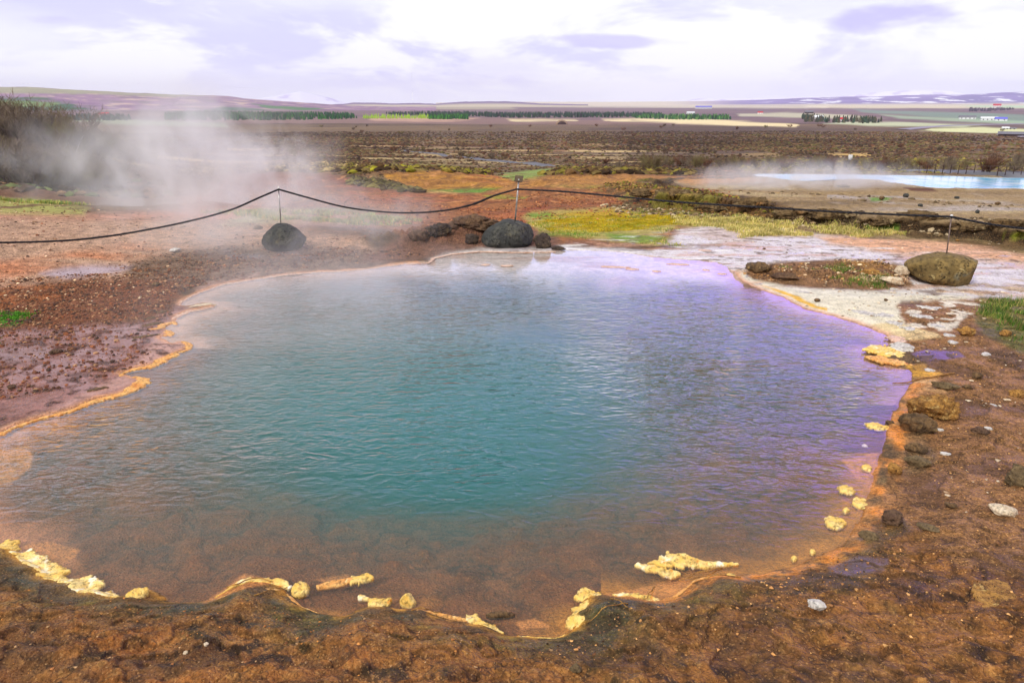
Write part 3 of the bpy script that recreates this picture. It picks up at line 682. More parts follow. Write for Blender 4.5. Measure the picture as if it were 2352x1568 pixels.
# --- plateau colours
plm = ss(0.0, 0.2, pl)*(rr < 26)*(rr > 9)
paint(plm, (158,132,96), 1, .1, gr=.6); paint(plm*ss(.0, .45, Bw), (118,96,66), .8); paint(plm*ss(.05, .4, -Bw)*ss(-.3, .3, B1), (190,168,130), .8)
paint(plm*(px_ > 1900)*(py_ < 485)*ss(-.1, .4, B1), (176,164,158), .7, .6)
paint(plm*(py_ < 440)*(px_ > 1600)*ss(0, .3, B2), (140,112,72), .6)
zone([(1560,408),(1700,405),(1760,416),(1600,425),(1560,420)], (196,136,76), 5, .8)
fcm = ss(-0.75, -0.5, pl)*(1-ss(0.0, 0.12, pl))*(rr > 9.5)*(rr < 26)
paint(fcm, (104,80,52), 1, .1, gr=.9); paint(fcm*ss(-.1, .3, B2), (72,54,34), .9); paint(fcm*ss(.0, .3, -B1), (164,140,100), .7)
paint(fcm*(px_ < 1800)*ss(.0, .4, B1), (120,116,40), .7)
paint(ss(-.14, -.04, pl)*(1-ss(.05, .10, pl))*(rr > 9.5)*(rr < 26), (46,34,24), .9)  # dark line painted along the edge as the shade under the overhang
zone([(1380,430),(1440,424),(1560,426),(1650,441),(1740,458),(1860,486),(1900,505),(1800,506),(1700,498),(1600,486),(1500,474),(1420,458)], (104,76,48), 6, .95, .1, gr=1)
esc = ss(-5, 5, sdpoly(WX, WY, [(1380,430),(1440,424),(1560,426),(1650,441),(1740,458),(1860,486),(1900,505),(1700,498),(1500,474),(1420,458)]))
paint(esc*ss(.0,.3,B2), (58,42,28), .9); paint(esc*ss(.05,.35,-B2), (170,120,70), .8); paint(esc*ss(.15,.4,B1), (122,116,44), .8)
zone([(1980,515),(2060,518),(2070,532),(1990,530)], (90,130,34), 5, .9)
zone([(2380,530),(2330,530),(2300,538),(2352,545)], (140,150,40), 4, .9)
zone([(2005,452),(2045,452),(2040,462),(2000,463)], (96,150,50), 3, .8)
zone([(2075,430),(2150,432),(2145,440),(2080,438)], (90,50,36), 3, .9)
brim = np.exp(-((bs+0.15)/0.25)**2)*(rr > 12)*(rr < 30)
paint(brim, (176,158,130), .7, .4)
paint(ss(-.05, .1, bs)*(rr < 40), (190,225,240), 1)
ground_attr = dict(Col=col, wet=wet, grain=grain)
gv = np.stack([gx+push*gx/np.maximum(rr, .1), gy+push*gy/np.maximum(rr, .1), z], -1)
G = Mat('ground_surface', 0.9, 0.28)
a = G.attr('Col'); aw = G.attr('wet'); ag = G.attr('grain')
P = G.geo().outputs['Position']
na = G.noise(9, 6, .62, 0, P); nb = G.noise(55, 5, .65, 0, P); ncs = G.noise(1.1, 4, .5, 0, P)
vor = G.n('ShaderNodeTexVoronoi'); vor.inputs['Scale'].default_value = 95; G.l(P, vor.inputs['Vector'])
vor2 = G.n('ShaderNodeTexVoronoi'); vor2.inputs['Scale'].default_value = 210; G.l(P, vor2.inputs['Vector'])
sepc = G.n('ShaderNodeSeparateColor'); G.l(vor.outputs['Color'], sepc.inputs[0])
sepd = G.n('ShaderNodeSeparateColor'); G.l(vor2.outputs['Color'], sepd.inputs[0])
gf = G.math('ADD', G.math('MULTIPLY', ag.outputs['Fac'], .75), .25, clamp=True)
v1 = G.math('ADD', 1.0, G.math('MULTIPLY', gf, G.math('ADD', G.ramp(na, .3, .7, -.42, .40), G.ramp(nb, .32, .68, -.40, .44))))
g1 = G.math('MULTIPLY', G.math('SUBTRACT', sepc.outputs[0], .5), G.math('MULTIPLY', ag.outputs['Fac'], .5))
v1 = G.math('ADD', v1, g1)
cc = G.scale(a.outputs['Color'], v1)
sp = G.math('MULTIPLY', G.math('GREATER_THAN', sepd.outputs[1], .93), G.math('MULTIPLY', ag.outputs['Fac'], .55))
cc = G.mix(sp, cc, L4((226,170,110)))
sp2 = G.math('MULTIPLY', G.math('LESS_THAN', sepd.outputs[0], .12), G.math('MULTIPLY', ag.outputs['Fac'], .6))
cc = G.mix(sp2, cc, L4((46,28,16)))
G.l(cc, G.b.inputs['Base Color'])
wetn = G.math('ADD', aw.outputs['Fac'], G.ramp(na, .35, .65, -.25, .1))
rgh = G.ramp(wetn, .15, .95, .92, .10)
G.l(rgh, G.b.inputs['Roughness'])
bh = G.math('ADD', G.math('MULTIPLY', nb, .5), G.math('ADD', na, G.math('MULTIPLY', vor.outputs['Distance'], -.25)))
bst = G.ramp(aw.outputs['Fac'], .55, 1.0, 1.0, .04)
bn_ = G.n('ShaderNodeBump'); bn_.inputs['Distance'].default_value = .034
G.l(bst, bn_.inputs['Strength']); G.l(bh, bn_.inputs['Height']); G.l(bn_.outputs[0], G.b.inputs['Normal'])
gme = mesh_from('ground', gv, grid_faces(len(rows), len(az))[:, ::-1], 4, True, [G.m], ground_attr)
ground = add('ground', gme, kind='structure')

# ------------------------------------------------------------------ water of the hot spring: closed body
wstep = 0.05
wx = np.arange(-8.6, 7.6, wstep); wy = np.arange(1.1, 10.0, wstep)
WXg, WYg = np.meshgrid(wx, wy, indexing='ij')
sdw = shore_sd(WXg, WYg)
keep = (sdw[:-1, :-1] < 0.06) & (sdw[1:, :-1] < .06) & (sdw[:-1, 1:] < .06) & (sdw[1:, 1:] < .06)
idx = np.arange(WXg.size).reshape(WXg.shape)
qa, qb, qc, qd = idx[:-1, :-1][keep], idx[1:, :-1][keep], idx[1:, 1:][keep], idx[:-1, 1:][keep]
top = np.stack([qa, qb, qc, qd], -1)
used, inv = np.unique(top, return_inverse=True); top = inv.reshape(-1, 4); nv = len(used)
tv = np.stack([WXg.ravel()[used], WYg.ravel()[used], np.zeros(nv)], -1)
bv = tv.copy(); bv[:, 2] = -2.4
edges = {}
for q in top:
    for k in range(4):
        e = (int(q[k]), int(q[(k+1) % 4]))
        if (e[1], e[0]) in edges: del edges[(e[1], e[0])]
        else: edges[e] = 1
side = np.array([(b_, a_, a_+nv, b_+nv) for a_, b_ in edges])
faces = np.concatenate([top, top[:, ::-1]+nv, side])
# ripples: strength over the pool
xs = tv[:, 0]; ys = tv[:, 1]
X_, Y_ = project(xs, ys, np.zeros(nv))
amp = 1-ss(1040, 1260, np.nan_to_num(Y_, nan=2000)+60*fbm(xs*.8, ys*.8, 2, 71))
amp = np.maximum(amp, 0.05+0.35*(1-ss(1150, 1400, Y_))*ss(1500, 1800, X_))
amp = amp*(1-0.8*ss(7.1, 7.7, ys+0.10*xs))*ss(0, .35, -shore_sd(xs, ys)+.06)
amp = amp*(0.8+0.6*fbm(xs*.7, ys*.7, 2, 72))*(1-.55*ss(4.2, 6.6, ys))*1.12
amp = np.concatenate([amp, amp])
W = Mat('spring_water')
W.t.nodes.remove(W.b)
ar = W.attr('ripple').outputs['Fac']
Pw = W.geo().outputs['Position']
def wv(scale, rot):
    m = W.n('ShaderNodeMapping'); m.inputs['Scale'].default_value = scale; m.inputs['Rotation'].default_value = (0, 0, R(rot)); W.l(Pw, m.inputs[0]); return m.outputs[0]
rn1 = W.noise(1, 1.5, .4, .6, wv((3.0, 8.0, 1), 6))
rn2 = W.noise(1, 2, .5, .4, wv((7.5, 15.0, 1), -9))
rn3 = W.noise(1, 2, .5, .3, wv((18.0, 34.0, 1), 12))
def ridge(v_): return W.math('SUBTRACT', 1.0, W.math('ABSOLUTE', W.math('MULTIPLY', W.math('SUBTRACT', v_, .5), 3.2)))
hh_ = W.math('ADD', W.math('MULTIPLY', rn1, 0.45), W.math('ADD', W.math('MULTIPLY', ridge(rn2), .34), W.math('MULTIPLY', ridge(rn3), .06)))
bw = W.n('ShaderNodeBump'); bw.inputs['Distance'].default_value = 0.026; W.l(W.math('MULTIPLY', hh_, ar), bw.inputs['Height'])
fr_ = W.n('ShaderNodeFresnel'); fr_.inputs['IOR'].default_value = 1.46; W.l(bw.outputs[0], fr_.inputs['Normal'])
gl = W.n('ShaderNodeBsdfGlossy'); gl.inputs['Roughness'].default_value = 0.03; W.l(bw.outputs[0], gl.inputs['Normal'])
gl.inputs['Color'].default_value = (1, 1, 1, 1)
tr = W.n('ShaderNodeBsdfTransparent')
ms = W.n('ShaderNodeMixShader')
bf = W.math('MULTIPLY', W.math('SUBTRACT', 1.0, W.geo().outputs['Backfacing']), W.math('MULTIPLY', W.math('SUBTRACT', fr_.outputs[0], 0.029), 1.5), clamp=True)
W.l(bf, ms.inputs[0]); W.l(tr.outputs[0], ms.inputs[1]); W.l(gl.outputs[0], ms.inputs[2]); W.l(ms.outputs[0], W.o.inputs['Surface'])
pv = W.n('ShaderNodeVolumePrincipled'); pv.inputs['Density'].default_value = 1.15
pv.inputs['Color'].default_value = (0.07, 0.42, 0.42, 1); pv.inputs['Anisotropy'].default_value = 0.0
W.l(pv.outputs[0], W.o.inputs['Volume'])
wme = mesh_from('pool_water', np.concatenate([tv, bv]), faces, 4, False, [W.m], dict(ripple=amp))
add('pool_water', wme, kind='structure')

# distant blue pool
BW = Mat('milky_blue_water', .12, .5, L4((150,214,240)))
bwn = BW.noise(1.2, 3, .5, 0, BW.geo().outputs['Position'])
BW.l(BW.mix(BW.ramp(bwn, .35, .65), L4((120,200,240)), L4((214,236,246))), BW.b.inputs['Base Color'])
BW.l(BW.bump(BW.noise(6, 2, .5, 0, BW.geo().outputs['Position']), .01), BW.b.inputs['Normal'])
bm = bmesh.new()
cxb = sum(p[0] for p in BLUE)/len(BLUE); cyb = sum(p[1] for p in BLUE)/len(BLUE)
ring = []
for (a_, b_) in BLUE:
    dx, dy = a_-cxb, b_-cyb; l_ = math.hypot(dx, dy); ring.append(bm.verts.new((a_+dx/l_*.25, b_+dy/l_*.25, BLUEZ)))
bm.faces.new(ring); bmesh.ops.triangulate(bm, faces=bm.faces)
bme = bpy.data.meshes.new('blue_pool_water'); bm.to_mesh(bme); bm.free(); bme.materials.append(BW.m)
add('blue_pool_water', bme, kind='structure')

# ------------------------------------------------------------------ far hills
def hills(name, r0, r1, nr, a0, a1, na_, prof, colf):
    rs = np.linspace(r0, r1, nr); aa = np.radians(np.linspace(a0, a1, na_))
    R_, A_ = np.meshgrid(rs, aa, indexing='ij'); x = (R_*np.sin(A_)).ravel(); y = (R_*np.cos(A_)).ravel(); rr_ = R_.ravel()
    z_ = prof(x, y, rr_, np.degrees(A_).ravel())
    X, Y = project(x, y, z_)
    c_ = colf(x, y, X, Y, rr_)
    M = Mat(name+'_surface', .95, .1)
    M.l(M.attr('Col').outputs['Color'], M.b.inputs['Base Color'])
    me = mesh_from(name, np.stack([x, y, z_], -1), grid_faces(nr, na_)[:, ::-1], 4, True, [M.m], dict(Col=c_))
    return add(name, me, kind='structure')
def crest(pts, Rc):
    """crest line given as (column, row) -> height above the plain by azimuth at distance Rc"""
    A = []; Z = []
    for X, Y in pts:
        xd, fw, up = ray(X, Y); hl = math.hypot(xd, fw)
        A.append(math.degrees(math.atan2(xd, fw))); Z.append(CAMH+up/hl*Rc)
    return np.array(A), np.array(Z)
def mixc(c, m, k):
    m = np.clip(m, 0, 1)[:, None]; return c*(1-m)+lin(k)[None]*m
# left: long moorland ridge
A1, Z1 = crest([(-700,190),(-200,196),(0,201),(60,200),(150,206),(280,212),(400,218),(450,219),(520,221),(560,226),(640,232),(700,236),(740,239),(800,243),(900,246)], 4600)
def prof1(x, y, r, a):
    H_ = np.interp(a, A1, Z1)+25
    t = ss(2500, 4600, r); t = t**1.15
    z_ = -26+H_*t*(1-0.9*ss(4800, 5900, r))+H_*0.05*fbm(x/420, y/420, 4, 91)*ss(2600, 3300, r)+2.5*fbm(x/90, y/90, 3, 92)*ss(3600, 4400, r)
    return z_
def colf1(x, y, X, Y, r):
    n = fbm(x/300, y/300, 5, 93); n2_ = fbm(x/100, y/160, 4, 94)
    c_ = np.tile(lin((146,112,140)), (len(x), 1))  # purple of the haze is mixed into these ridge colours
    c_ = mixc(c_, ss(-.1, .4, n), (120,86,122)); c_ = mixc(c_, ss(.15, .4, n2_)*.7, (200,174,150)); c_ = mixc(c_, ss(.1, .4, -n2_)*.6, (110,100,96))
    Xw = X+20*n; Yw = Y+3*n2_
    c_ = mixc(c_, ss(-3, 3, sdpoly(Xw, Yw, [(-400,224),(0,222),(120,226),(160,238),(220,252),(260,262),(100,262),(-400,250)]))*ss(-.5,.1,n2_), (44,86,52))
    c_ = mixc(c_, ss(-3, 3, sdpoly(Xw, Yw, [(-400,232),(20,232),(140,236),(120,246),(-400,246)]))*.8, (110,134,60))
    c_ = mixc(c_, ss(-2, 2, sdpoly(Xw, Yw, [(-400,200),(60,200),(280,212),(480,220),(400,223),(200,216),(-400,212)]))*.8, (150,150,110))
    c_ = mixc(c_, ss(-2, 2, sdpoly(Xw, Yw, [(430,256),(520,246),(560,248),(640,256),(600,262),(430,264)])), (70,96,80))
    c_ = mixc(c_, ss(-1.5, 1.5, sdpoly(Xw, Yw, [(580,238),(640,244),(750,250),(700,254),(620,250)])), (66,110,60))
    return c_
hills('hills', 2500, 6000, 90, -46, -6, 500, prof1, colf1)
# middle: low ridge, violet haze tint put into its colour, and pale plain edge
A2, Z2 = crest([(560,246),(640,243),(700,240),(740,241),(790,239),(810,236),(860,236),(900,238),(960,237),(1000,239),(1030,236),(1060,234),(1130,233),(1160,233),(1190,234),(1240,238),(1330,240)], 6200)
def prof2(x, y, r, a):
    H_ = np.maximum(np.interp(a, A2, Z2), -24)+25
    return -26+H_*ss(5000, 6200, r)*(1-.9*ss(6500, 7400, r))+2.5*fbm(x/120, y/120, 4, 95)*ss(5600, 6200, r)
def colf2(x, y, X, Y, r):
    n = fbm(x/250, y/250, 4, 96)
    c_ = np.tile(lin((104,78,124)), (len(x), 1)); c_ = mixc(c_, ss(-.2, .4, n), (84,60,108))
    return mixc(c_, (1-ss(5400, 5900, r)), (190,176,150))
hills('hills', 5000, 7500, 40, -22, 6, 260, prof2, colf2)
# right: snow-streaked far highland
A3, Z3 = crest([(1100,236),(1180,234),(1400,234),(1560,233),(1650,232),(1760,229),(1850,225),(1920,223),(2000,222),(2060,220),(2130,217),(2200,218),(2300,213),(2352,212),(2900,208)], 9500)
def prof3(x, y, r, a):
    H_ = np.interp(a, A3, Z3)+25
    return -26+H_*ss(6800, 9500, r)**1.3*(1-.6*ss(10000, 11500, r))+6*fbm(x/500, y/500, 4, 97)*ss(7500, 9000, r)*ss(10, 20, a)
def colf3(x, y, X, Y, r):
    n = fbm(x/600, y/900, 4, 98); n2_ = fbm(x/240, y/500, 4, 99)
    c_ = np.tile(lin((118,96,168)), (len(x), 1)); c_ = mixc(c_, ss(-.2, .4, n), (96,76,150))  # distance haze put in as violet base tones
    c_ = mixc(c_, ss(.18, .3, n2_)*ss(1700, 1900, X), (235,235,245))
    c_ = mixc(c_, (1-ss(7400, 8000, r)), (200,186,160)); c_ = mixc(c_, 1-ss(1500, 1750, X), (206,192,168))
    return c_
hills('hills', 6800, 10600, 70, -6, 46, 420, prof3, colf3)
# pale snow mountains beyond
A4, Z4 = crest([(560,240),(600,226),(640,219),(690,210),(730,218),(770,228),(800,240)], 11500)
A5, Z5 = crest([(1500,240),(1600,227),(1700,226),(1800,224),(1950,220),(2020,212),(2100,207),(2180,209),(2230,218),(2290,222),(2400,230)], 11500)
def prof4(A, Z):
    def f(x, y, r, a):
        H_ = np.maximum(np.interp(a, A, Z, left=-60, right=-60), -60)+60
        return -60+H_*np.exp(-((r-11500)/450)**2)+8*fbm(x/500, y/500, 4, 101)*(H_ > 20)
    return f
def colf4(x, y, X, Y, r):
    n = fbm(x/300, y/300, 4, 102); c_ = np.tile(lin((226,224,242)), (len(x), 1)); return mixc(c_, ss(.1, .4, n), (190,180,225))
hills('snow_mountain', 10800, 12500, 24, -22, -8, 120, prof4(A4, Z4), colf4)
hills('snow_mountain', 10800, 12500, 24, 8, 38, 200, prof4(A5, Z5), colf4)
# ------------------------------------------------------------------ object materials
from mathutils import noise as mnoise
def rock_mat(name, c1, c2, c3=None, rough=.85, scale=6, spots=None, bd=.02):
    M = Mat(name, rough, .3); P_ = M.obj()
    n_ = M.noise(scale, 6, .6, .3, P_); n2_ = M.noise(scale*5, 5, .65, 0, P_)
    c_ = M.mix(M.ramp(n_, .38, .62), L4(c1), L4(c2))
    c_ = M.mix(M.ramp(n2_, .45, .72), c_, L4(tuple(max(0, v*.55) for v in c1)))
    if c3: c_ = M.mix(M.ramp(M.noise(scale*.8, 5, .6, .8, P_), .56, .68), c_, L4(c3))
    if spots: c_ = M.mix(M.ramp(M.noise(scale*2.3, 4, .7, .5, P_), .60, .68), c_, L4(spots))
    M.l(c_, M.b.inputs['Base Color'])
    h_ = M.math('ADD', n_, M.math('MULTIPLY', n2_, .5))
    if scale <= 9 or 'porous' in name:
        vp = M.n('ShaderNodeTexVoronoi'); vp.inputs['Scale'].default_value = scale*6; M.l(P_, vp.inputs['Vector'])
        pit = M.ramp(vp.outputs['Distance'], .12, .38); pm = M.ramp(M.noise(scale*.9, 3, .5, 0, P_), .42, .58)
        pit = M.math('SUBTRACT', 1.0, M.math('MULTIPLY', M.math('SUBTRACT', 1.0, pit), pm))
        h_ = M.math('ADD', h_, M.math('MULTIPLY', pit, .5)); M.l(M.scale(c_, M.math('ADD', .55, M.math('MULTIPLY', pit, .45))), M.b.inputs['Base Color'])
    M.l(M.bump(h_, bd), M.b.inputs['Normal']); return M.m
def attr_mat(name, rough=.9, spec=.25, bump=0, trans=0, nscale=40):
    M = Mat(name, rough, spec); c_ = M.attr('Col').outputs['Color']
    n_ = M.noise(nscale, 4, .6, 0, M.geo().outputs['Position'])
    c_ = M.scale(c_, M.ramp(n_, .3, .7, .7, 1.3)); M.l(c_, M.b.inputs['Base Color'])
    if bump: M.l(M.bump(n_, bump), M.b.inputs['Normal'])
    return M.m
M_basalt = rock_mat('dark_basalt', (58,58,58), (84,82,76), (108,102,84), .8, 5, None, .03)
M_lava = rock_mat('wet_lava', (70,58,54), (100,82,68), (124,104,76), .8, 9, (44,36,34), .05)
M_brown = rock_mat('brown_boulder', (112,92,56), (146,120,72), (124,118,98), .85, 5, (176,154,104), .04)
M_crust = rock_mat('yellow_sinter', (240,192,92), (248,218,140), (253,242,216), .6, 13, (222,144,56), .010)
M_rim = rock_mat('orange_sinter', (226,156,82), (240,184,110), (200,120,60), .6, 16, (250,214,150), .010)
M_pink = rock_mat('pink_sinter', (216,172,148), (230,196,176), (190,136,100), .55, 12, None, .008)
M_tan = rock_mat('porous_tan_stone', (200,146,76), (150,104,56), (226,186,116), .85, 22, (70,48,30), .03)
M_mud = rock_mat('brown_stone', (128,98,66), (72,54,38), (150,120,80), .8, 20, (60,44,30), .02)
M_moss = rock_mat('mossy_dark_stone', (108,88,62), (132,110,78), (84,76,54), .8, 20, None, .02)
M_pale = rock_mat('pale_stone', (226,206,180), (196,170,140), (170,130,96), .75, 20, None, .01)
M_slab = rock_mat('grey_white_slab', (214,206,200), (182,172,164), (236,226,210), .6, 14, (150,130,110), .006)
M_dark = rock_mat('crumbly_dark_earth', (98,72,58), (128,98,74), (66,52,44), .9, 10, (120,96,80), .05)
M_ledge = rock_mat('eroded_ledge', (132,106,72), (92,70,46), (164,142,104), .9, 9, (46,34,24), .05)
M_steel = Mat('galvanised_steel', .35, .5, L4((176,172,170))); M_steel.b.inputs['Metallic'].default_value = .8
M_steel.l(M_steel.mix(M_steel.ramp(M_steel.noise(30), .3, .7), L4((130,124,120)), L4((190,186,182))), M_steel.b.inputs['Base Color']); M_steel = M_steel.m
M_rust = Mat('dark_weathered_steel', .6, .4); M_rust.l(M_rust.mix(M_rust.ramp(M_rust.noise(25), .35, .65), L4((92,74,68)), L4((130,110,104))), M_rust.b.inputs['Base Color']); M_rust = M_rust.m
M_cap = Mat('white_cap', .4, .5, L4((226,222,220))).m
M_sign = Mat('sign_back', .6, .3); M_sign.l(M_sign.mix(M_sign.ramp(M_sign.noise(20), .3, .7), L4((74,60,46)), L4((96,78,60))), M_sign.b.inputs['Base Color']); M_sign = M_sign.m
def rope_material():
    M = Mat('black_rope', .75, .3, L4((26,24,30)))
    wv_ = M.n('ShaderNodeTexWave'); wv_.inputs['Scale'].default_value = 22; wv_.bands_direction = 'DIAGONAL'; wv_.inputs['Distortion'].default_value = .3
    M.l(M.obj(), wv_.inputs['Vector'])
    M.l(M.mix(wv_.outputs['Fac'], L4((14,13,17)), L4((44,41,50))), M.b.inputs['Base Color'])
    M.l(M.bump(wv_.outputs['Fac'], .006), M.b.inputs['Normal']); return M.m
M_rope = rope_material()

# ------------------------------------------------------------------ rocks
def finish_rock(verts, faces, name, loc, mat, label, cat, group=None, parent=None, smooth=True):
    me = bpy.data.meshes.new(name); me.from_pydata([tuple(v) for v in verts], [], faces)
    me.materials.append(mat); me.polygons.foreach_set('use_smooth', [smooth]*len(me.polygons)); me.update()
    return add(name, me, parent=parent, loc=loc, label=label, cat=cat, group=group)
_ico = {}
def ico(sub):
    if sub not in _ico:
        bm = bmesh.new(); bmesh.ops.create_icosphere(bm, subdivisions=sub, radius=1)
        bm.verts.ensure_lookup_table()
        _ico[sub] = (np.array([v.co[:] for v in bm.verts]), [tuple(v.index for v in f.verts) for f in bm.faces]); bm.free()
    return _ico[sub]
def n3(p, sc_, seed, octv=3):
    return np.array([mnoise.fractal(Vector((q[0]*sc_+seed*7.1, q[1]*sc_-seed*3.3, q[2]*sc_+seed)), .6, 2.1, octv) for q in p])
def rock(name, X, Y, w, h, mat, label, seed=1, depth=.75, facet=6, rough=.12, sub=4, cat='stone', yaw=None, group=None, sink=.12, flat=1.0, tilt=0):
    """a stone whose foot is seen at reference pixel (X, Y), w and h its size in reference pixels"""
    cx, cyy, cz = on_ground(X, Y)
    dist = math.sqrt(cx*cx+cyy*cyy+CAMH**2)
    dep = cyy*math.cos(PITCH)+(CAMH-cz)*math.sin(PITCH)
    W_ = w/F*dep; H_ = h/F*dep*.98
    D_ = W_*depth
    rg = random.Random(seed)
    V, Fc = ico(sub); V = V.copy()
    s = np.full(len(V), 1.0)
    for i in range(facet+4):
        n_ = Vector((rg.gauss(0, 1), rg.gauss(0, 1), rg.gauss(0, .8))).normalized(); dlim = rg.uniform(.62, .86)
        dp_ = V@np.array(n_); over = dp_*s > dlim
        s = np.where(over, dlim/np.maximum(dp_, .01)*1.0, s)
    V = V*s[:, None]
    V = V*(1+rough*n3(V, 1.6, seed, 4)+rough*.55*n3(V, 5.0, seed+3, 4))[:, None]
    for ax in range(2): V[:, ax] -= (V[:, ax].max()+V[:, ax].min())/2
    V[:, 0] *= W_/(V[:, 0].max()-V[:, 0].min()); V[:, 1] *= D_/(V[:, 1].max()-V[:, 1].min())
    zs_ = V[:, 2]; V[:, 2] = (zs_-zs_.min())/(zs_.max()-zs_.min())*H_*(1+sink)-sink*H_
    if tilt: V[:, 2] += V[:, 0]*tilt
    # foot: front of the stone stands at the pixel
    ux, uy = cx/math.hypot(cx, cyy), cyy/math.hypot(cx, cyy)
    lx, ly = cx+ux*D_*.40, cyy+uy*D_*.40
    o = finish_rock(V, Fc, name, (lx, ly, gz(lx, ly)), mat, label, cat, group)
    o.rotation_euler = (0, 0, -math.atan2(lx, ly)); return o
def boulder(outline, foot, depth, mat, label, seed, p=2.3, rough=.03, planes=()):
    """outline in reference pixels of a boulder standing at foot pixel; an ellipsoidal body of true depth"""
    fx, fy = onplane(*foot, 0.02)
    yc = fy+depth*.42
    pts = []
    for X, Y in outline:
        xd, fw, up = ray(X, Y); s_ = yc/fw
        pts.append((xd*s_, CAMH+up*s_))
    P_ = np.array(pts); c0 = np.array([(P_[:, 0].max()+P_[:, 0].min())/2, P_[:, 1].min()*.55+P_[:, 1].max()*.45])
    ang = np.arctan2(P_[:, 1]-c0[1], P_[:, 0]-c0[0]); rad = np.hypot(P_[:, 0]-c0[0], P_[:, 1]-c0[1])
    o_ = np.argsort(ang); ang = ang[o_]; rad = rad[o_]
    nA, nB = 110, 64
    aa = np.linspace(-np.pi, np.pi, nA, endpoint=False)
    ra = np.interp(aa, np.concatenate([ang-2*np.pi, ang, ang+2*np.pi]), np.concatenate([rad]*3))
    k = np.array([.2, .6, .2]); ra = np.convolve(np.concatenate([ra[-1:], ra, ra[:1]]), k, 'valid')
    V = [(0, -depth/2, 0)]
    th = np.linspace(0, np.pi, nB)[1:-1]
    for t in th:
        q = -math.cos(t); s_ = (max(0, 1-abs(q)**p))**(1/p)
        for j in range(nA): V.append((math.cos(aa[j])*ra[j]*s_, q*depth/2, math.sin(aa[j])*ra[j]*s_))
    V.append((0, depth/2, 0)); V = np.array(V)
    for n_, dl in planes:
        n_ = np.array(n_, float); n_ /= np.linalg.norm(n_); dd = V@n_-dl
        V = V-np.where(dd > 0, dd*.92, 0)[:, None]*n_
    sc_ = 1/max(.2, rad.mean())
    nn = n3(V*sc_, 1.7, seed, 4)*rough+n3(V*sc_, 6, seed+2, 4)*rough*.45
    V = V*(1+nn[:, None])
    Fc = []
    nr = len(th)
    for j in range(nA): Fc.append((0, 1+j, 1+(j+1) % nA))
    for i in range(nr-1):
        for j in range(nA):
            a_ = 1+i*nA+j; b_ = 1+i*nA+(j+1) % nA; Fc.append((a_, a_+nA, b_+nA, b_))
    last = len(V)-1
    for j in range(nA): Fc.append((1+(nr-1)*nA+j, last, 1+(nr-1)*nA+(j+1) % nA))
    return finish_rock(V, Fc, 'boulder', (c0[0], yc, c0[1]), mat, label, 'boulder'), yc
def pxl(pts, ox, oy, k): return [(ox+x/k, oy+y/k) for x, y in pts]
b1 = pxl([(110,1150),(130,1070),(250,940),(320,880),(400,866),(560,905),(640,950),(730,1040),(790,1090),(805,1140),(780,1200),(700,1280),(600,1325),(400,1345),(280,1335),(200,1290),(140,1220)], 588, 392, 7.111)
b2 = pxl([(195,1110),(240,1020),(380,900),(480,850),(560,805),(650,792),(760,820),(900,870),(990,890),(1030,960),(1050,1080),(1020,1170),(960,1225),(900,1255),(700,1268),(400,1258),(250,1235),(200,1180)], 1078, 392, 7.111)
b3 = pxl([(305,980),(420,910),(600,850),(800,800),(900,788),(1060,800),(1250,840),(1400,870),(1470,900),(1490,1010),(1530,1080),(1520,1200),(1460,1260),(1350,1315),(1240,1345),(1100,1355),(960,1345),(800,1290),(560,1240),(440,1200),(370,1150),(310,1060)], 2045.7, 477.7, 7.53)
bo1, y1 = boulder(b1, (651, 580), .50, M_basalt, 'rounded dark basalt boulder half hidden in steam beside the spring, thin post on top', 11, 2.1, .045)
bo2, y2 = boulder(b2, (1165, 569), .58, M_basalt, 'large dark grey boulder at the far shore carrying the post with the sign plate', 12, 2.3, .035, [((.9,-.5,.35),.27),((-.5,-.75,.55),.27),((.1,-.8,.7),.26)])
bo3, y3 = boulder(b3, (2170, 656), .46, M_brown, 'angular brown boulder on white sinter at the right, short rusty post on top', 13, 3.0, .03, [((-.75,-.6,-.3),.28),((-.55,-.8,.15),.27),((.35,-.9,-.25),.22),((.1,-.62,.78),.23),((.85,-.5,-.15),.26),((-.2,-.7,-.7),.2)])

# ------------------------------------------------------------------ rope barrier
def tube_mesh(name, pts, rads, sides=8, mat=None, caps=True):
    pts = [Vector(p) for p in pts]; V = []; Fc = []
    for i, p in enumerate(pts):
        t = (pts[min(i+1, len(pts)-1)]-pts[max(i-1, 0)]).normalized()
        u = t.cross(Vector((0, 0, 1)));
        if u.length < .05: u = t.cross(Vector((0, 1, 0)))
        u.normalize(); v_ = t.cross(u)
        r_ = rads[i] if hasattr(rads, '__len__') else rads
        for k in range(sides):
            a_ = 2*math.pi*k/sides; V.append(p+u*math.cos(a_)*r_+v_*math.sin(a_)*r_)
    for i in range(len(pts)-1):
        for k in range(sides):
            a_ = i*sides+k; b_ = i*sides+(k+1) % sides; Fc.append((a_, b_, b_+sides, a_+sides))
    if caps: Fc.append(tuple(range(sides))[::-1]); Fc.append(tuple(range((len(pts)-1)*sides, len(pts)*sides)))
    me = bpy.data.meshes.new(name); me.from_pydata([tuple(v) for v in V], [], Fc)
    if mat: me.materials.append(mat)
    me.polygons.foreach_set('use_smooth', [len(f) == 4 for f in Fc]); me.update(); return me
def atdepth(X, Y, y):
    xd, fw, up = ray(X, Y); s_ = y/fw; return Vector((xd*s_, y, CAMH+up*s_))
